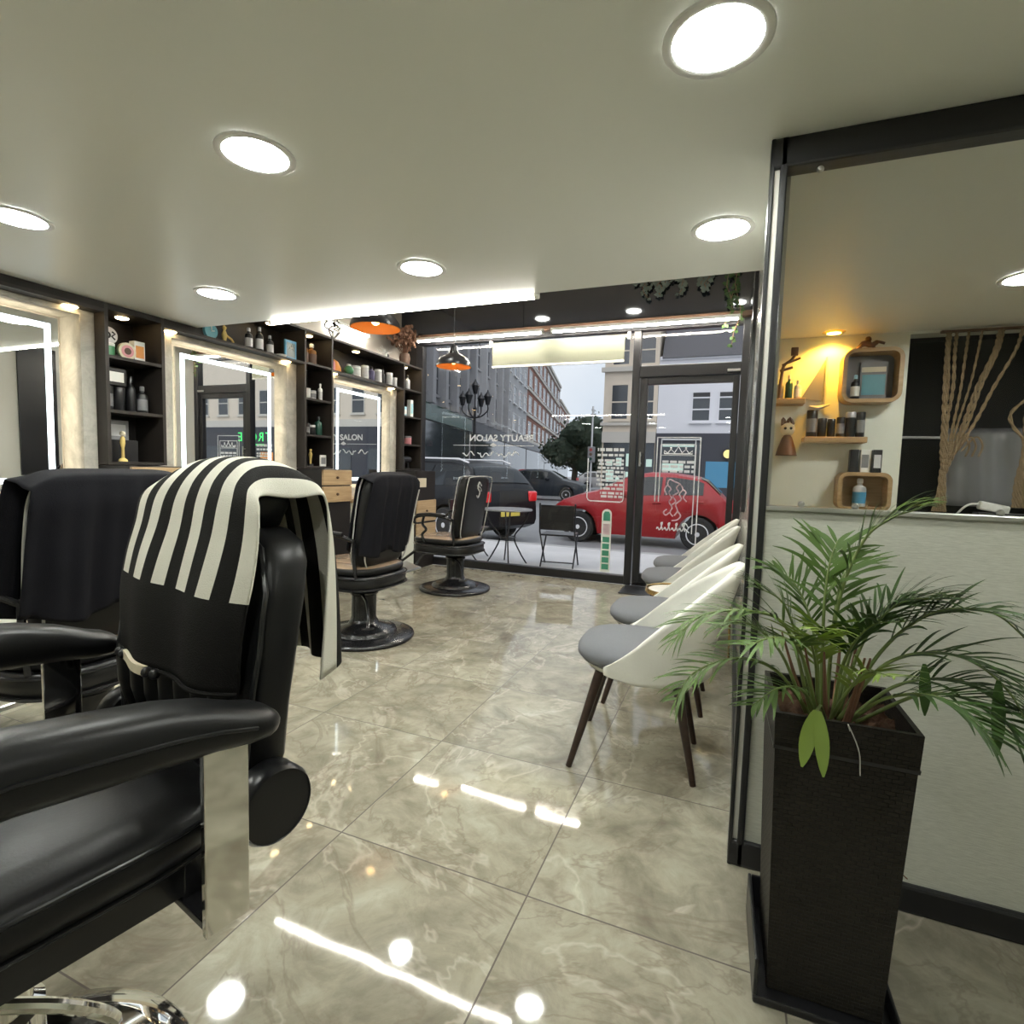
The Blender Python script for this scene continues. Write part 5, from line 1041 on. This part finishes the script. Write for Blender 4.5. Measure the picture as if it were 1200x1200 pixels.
def tree(label, loc, h, rad, n, seed):
    t = thing('tree', label, 'tree', loc); r_ = random.Random(seed); MB().tube([(0, 0, 0), (.1, 0, h*.35), (0, 0, h*.6)], [rad*.10, rad*.08, rad*.04], 8).build('trunk', 'bark', t)
    m = MB(); blobs = [(Vector((r_.uniform(-.62, .62)*rad, r_.uniform(-.5, .5)*rad, h*.46+r_.uniform(-.30, .28)*h)), rad*r_.uniform(.3, .55)) for _ in range(22)]
    for b, br in blobs: m.ball(b, br*.72, 10)
    for _ in range(n):
        b, br = r_.choice(blobs); d = Vector((r_.gauss(0, 1), r_.gauss(0, 1), r_.gauss(0, 1))).normalized(); p = b+d*br*r_.uniform(.65, 1.05); s_ = r_.uniform(.10, .22)*rad/2.4; u_ = d.orthogonal().normalized(); v_ = d.cross(u_); u_, v_ = u_*math.cos(_)+v_*math.sin(_), v_*math.cos(_)-u_*math.sin(_); u_ = (u_+d*.5)*s_; v_ = v_*s_*.6
        m.quad(p-u_, p+v_, p+u_, p-v_)
    m.build('crown', 'treeleaf', t, None)
tree('large dark green tree at the end of the street', (-12.6, 45, RZ), 7.2, 2.9, 2600, 2)
tree('dark tree right of the large one, lower', (-9.6, 50.5, RZ), 5.2, 2.1, 1500, 5)

def window(par, x, z, w_, h_, frame='winframe', sash=True, sill=True, y=0.):
    f = MB().box((x-w_/2-.07, y-.05, z-.07), (x-w_/2, y+.02, z+h_+.07)).box((x+w_/2, y-.05, z-.07), (x+w_/2+.07, y+.02, z+h_+.07)).box((x-w_/2, y-.05, z+h_), (x+w_/2, y+.02, z+h_+.07)).box((x-w_/2, y-.05, z-.07), (x+w_/2, y+.02, z))
    if sash: f.box((x-w_/2, y-.045, z+h_*.5-.035), (x+w_/2, y+.02, z+h_*.5+.035))
    if sill: f.box((x-w_/2-.14, y-.14, z-.17), (x+w_/2+.14, y+.02, z-.07))
    o = f.build('window', frame, par, None); MB().box((x-w_/2, y-.02, z), (x+w_/2, y-.005, z+h_)).build('pane', 'winglass', o, None)
# buildings across the road, facing us
b = thing('street_building', 'cream stone corner building opposite, beside the gap of sky', 'building', (-6.95, 30.4, RZ))
MB().box((0, 0, 0), (2.95, 9, 9.6)).build('wall', 'stone_cream', b, None); MB().box((-.15, -.18, 7.0), (2.95, .0, 7.25)).build('cornice', 'sill', b, None); MB().box((-.12, -.14, 4.05), (2.95, 0, 4.22)).build('cornice', 'sill', b, None)
MB().box((-.2, -.25, 9.5), (2.95, 9, 9.8)).build('roof', 'slate', b, None)
for x in (.90, 2.3): window(b, x, 4.42, .86, 1.85, 'stone_cream'); window(b, x, 7.4, .86, 1.45, 'stone_cream')
MB().box((.1, -.06, 0), (2.9, 0, 3.5)).build('shop_window', 'winglass', b, None); MB().box((0, -.14, 3.1), (2.95, 0, 3.7)).build('shop_sign', 'sill', b, None)
d_ = MB(); rs = random.Random(2)
for k in range(10): d_.box((.3+.55*(k % 5), -.10, .9+.9*(k//5)), (.3+.55*(k % 5)+rs.uniform(.2, .45), -.065, .9+.9*(k//5)+rs.uniform(.3, .7)))
d_.build('shop_display', 'shoplight', b, None)
b = thing('street_building', 'white rendered building opposite with grey windows over a dark shopfront', 'building', (-3.98, 30.4, RZ))
MB().box((0, 0, 0), (4.9, 9, 7.7)).build('wall', 'stone_white', b, None); MB().prism([(-.2, 7.6), (9.2, 7.6), (9.2, 9.9), (1.2, 9.9)], 'X', .15, 4.9).build('roof', 'slate', b, None)
MB().box((.05, -.1, 7.5), (4.9, .0, 7.7)).build('cornice', 'stone_white', b, None)
for x in (2.23, 3.55): window(b, x, 4.30, .84, 1.15, 'stone_white', True); MB().box((x-.42, -.04, 5.45), (x+.42, .0, 5.75)).build('roller_box', 'p_black', b, None)
dm = MB().box((1.7, 1.2, 7.3), (4.4, 4., 8.6)).build('dormer', 'stone_white', b, None)
for x in (2.45, 3.5): window(b, x, 7.55, .75, .45, 'winframe', False, False, 1.19)
MB().box((0, -.12, 0), (4.9, 0, 3.62)).build('shopfront', 'shopdark', b, None)
MB().box((.35, -.16, .3), (2.35, -.11, 3.1)).build('shop_window', 'winglass', b, None)
fr = MB()
for x in (.30, 2.30, 2.05): fr.box((x, -.2, .3), (x+.05, -.1, 3.3))
fr.box((.30, -.2, 3.25), (2.35, -.1, 3.32)); fr.build('window_frame', 'winframe', b, None)
MB().box((.38, -.165, 2.9), (2.0, -.155, 3.05)).box((.4, -.165, 1.6), (1.5, -.155, 2.0)).build('shop_display', 'shoplight', b, None)
MB().box((2.62, -.16, .8), (4.6, -.11, 2.15)).build('poster', 'p_blue', b, None)
MB().lathe([(.0, -.26), (.22, -.26), (.22, -.14), (.0, -.14)], (3.68, 0, 2.55), 24, axis='Y').build('sign_lamp', 'signyellow', b); MB().lathe([(.225, -.25), (.30, -.25), (.30, -.13), (.225, -.13)], (3.68, 0, 2.55), 24, axis='Y').build('lamp_rim', 'p_black', b)
b = thing('street_building', 'beige terrace further right across the road, seen in the mirrors', 'building', (.94, 30.4, RZ))
MB().box((0, 0, 0), (42, 9, 9.8)).build('wall', 'stone_cream', b, None); MB().box((0, -.12, 4.05), (42, 0, 4.55)).build('cornice', 'sill', b, None); MB().box((0, -.10, 0), (42, 0, 4.05)).build('shopfront', 'shopdark', b, None)
for k in range(20): window(b, 1.2+2.1*k, 5.0, .95, 1.7, 'sill')
for k in range(8): MB().box((.8+5.2*k, -.14, .4), (4.6+5.2*k, -.09, 2.6)).build('shop_window', 'winglass', b, None)
text_mesh('sign_letters', 'TROSE', .95, 'signgreen', b, (23.6, -.12, 3.0), (R(90), 0, 0), .01, space=1.25)
MB().box((24.3, -.13, 2.68), (26.3, -.11, 2.80)).build('sign_strip', 'signgreen', b, None)
MB().box((23.4, -.19, .5), (24.6, -.145, 2.2)).build('shop_display', 'shopwarm', b, None); MB().box((25.2, -.19, .5), (27.6, -.145, 1.0)).box((25.4, -.19, 1.3), (27.2, -.145, 1.5)).build('shop_display', 'shoplight', b, None)
# the street running away on the left
DIR = math.atan2(1, -.22)
def along(s): return (-12.3-.215*s, 20+.977*s)
def row_building(name, label, s0, s1, h, mat, cols_, rows_, wf, gh=4.0, shop='shopdark', extra=None):
    x, y = along(s0); b = thing(name, label, 'building', (x, y, RZ), math.atan2(.977, -.215), 'buildings down the left side of the street'); L_ = s1-s0
    MB().box((0, 0, 0), (L_-.02, 9, h)).build('wall', mat, b, None)
    MB().box((0, -.14, gh-.7), (L_-.02, 0, gh)).build('shop_sign', shop, b, None); MB().box((.2, -.06, .3), (L_-.25, 0, gh-.75)).build('shop_window', 'winglass', b, None)
    MB().box((.02, -.25, h-.35), (L_-.04, 0, h)).build('cornice', 'sill' if mat.startswith('brick') else mat, b, None)
    sx_ = L_/cols_; rh = (h-gh-.8)/rows_
    for i in range(cols_):
        for j in range(rows_): window(b, sx_*(i+.5), gh+.55+rh*j, sx_*.5, rh*.58, wf, True, True)
    if extra == 'piers':
        for i in range(cols_+1): MB().box((max(0, sx_*i-.22), -.35, gh), (min(L_-.02, sx_*i+.22), 0, h)).build('pier', mat, b, None)
    if extra == 'bands':
        for j in range(rows_+1): MB().box((0, -.12, gh+rh*j), (L_-.02, 0, gh+rh*j+.28)).build('band', 'sill', b, None)
    return b
row_building('street_building', 'dark grey building with tall windows at the left of the shop window', -9, 8., 14.5, 'stone_dark', 9, 4, 'p_grey', 4.2, 'p_dgreen', 'piers')
row_building('street_building', 'grey stone building next along, behind the old street lamp', 8., 18.5, 15.5, 'stone_grey', 4, 4, 'stone_grey', 4.2, 'shopdark', 'piers')
row_building('street_building', 'plain grey building just left of the red brick one', 18.5, 30., 14., 'stone_grey', 4, 4, 'winframe', 4.2, 'shopdark')
row_building('street_building', 'red brick building with pale bands down the street', 30, 46., 15., 'brick', 4, 4, 'winframe', 4.2, 'shopdark', 'bands')
row_building('street_building', 'brown brick building beyond the red one', 46, 66., 15., 'brick2', 4, 4, 'winframe', 4.2, 'shopdark', 'bands')
row_building('street_building', 'red brick gabled building at the far end of the street', 66, 90., 13., 'brick', 5, 3, 'winframe', 4.2, 'shopdark', 'bands')
# ================================================================== CAMERA, WORLD
cam = bpy.data.cameras.new('camera'); co = bpy.data.objects.new('camera', cam); COL.objects.link(co)
yaw, pit, rol = -.385154, -.0778358, .0286666
fwd = Vector((math.sin(yaw)*math.cos(pit), math.cos(yaw)*math.cos(pit), math.sin(pit))); right = Vector((math.cos(yaw), -math.sin(yaw), 0)); up = right.cross(fwd)
r2 = right*math.cos(rol)+up*math.sin(rol); u2 = up*math.cos(rol)-right*math.sin(rol)
co.matrix_world = Matrix(((r2.x, u2.x, -fwd.x, 0), (r2.y, u2.y, -fwd.y, 0), (r2.z, u2.z, -fwd.z, 1.12), (0, 0, 0, 1)))
cam.sensor_width = 36; cam.sensor_fit = 'HORIZONTAL'; cam.lens = 633.27/1200*36; cam.clip_start = .02; cam.clip_end = 400
sc.camera = co
li = bpy.data.lights.new('alcove_spot_beam', 'SPOT'); li.energy = 34; li.color = (1., .50, .05); li.spot_size = R(140); li.spot_blend = .6; li.shadow_soft_size = .02
lo = bpy.data.objects.new('alcove_spot_beam', li); COL.objects.link(lo); lo.location = (.515, 3.80, 1.985); lo.rotation_euler = (R(4), 0, 0)
sl = bpy.data.lights.new('overcast_sun', 'SUN'); sl.energy = 2.4; sl.angle = R(100); sl.color = (1., .98, .96)
so = bpy.data.objects.new('overcast_sun', sl); COL.objects.link(so); so.location = (0, -5, 30); so.rotation_euler = Vector((.12, .50, -.86)).to_track_quat('-Z', 'Y').to_euler()
w = bpy.data.worlds.new('overcast_sky'); sc.world = w; w.use_nodes = True
nt = w.node_tree; bg = nt.nodes['Background']; tc = N(nt, 'ShaderNodeTexCoord'); no = N(nt, 'ShaderNodeTexNoise', Scale=2.5, Detail=4.)
nt.links.new(tc.outputs['Generated'], no.inputs['Vector']); rp = N(nt, 'ShaderNodeValToRGB'); e = rp.color_ramp.elements
e[0].position = .3; e[0].color = (.60, .69, .80, 1); e[1].position = .7; e[1].color = (.80, .86, .93, 1)
nt.links.new(no.outputs['Fac'], rp.inputs[0]); nt.links.new(rp.outputs[0], bg.inputs['Color']); bg.inputs['Strength'].default_value = 1.12
vs = sc.view_settings; vs.view_transform = 'Standard'; vs.look = 'None'; vs.gamma = 1.; vs.exposure = 0.; vs.use_curve_mapping = False
sc.cycles.use_denoising = True; sc.cycles.max_bounces = 10; sc.cycles.diffuse_bounces = 5; sc.cycles.glossy_bounces = 6; sc.cycles.transparent_max_bounces = 24
sc.cycles.caustics_reflective = False; sc.cycles.caustics_refractive = False; sc.cycles.sample_clamp_indirect = 8.
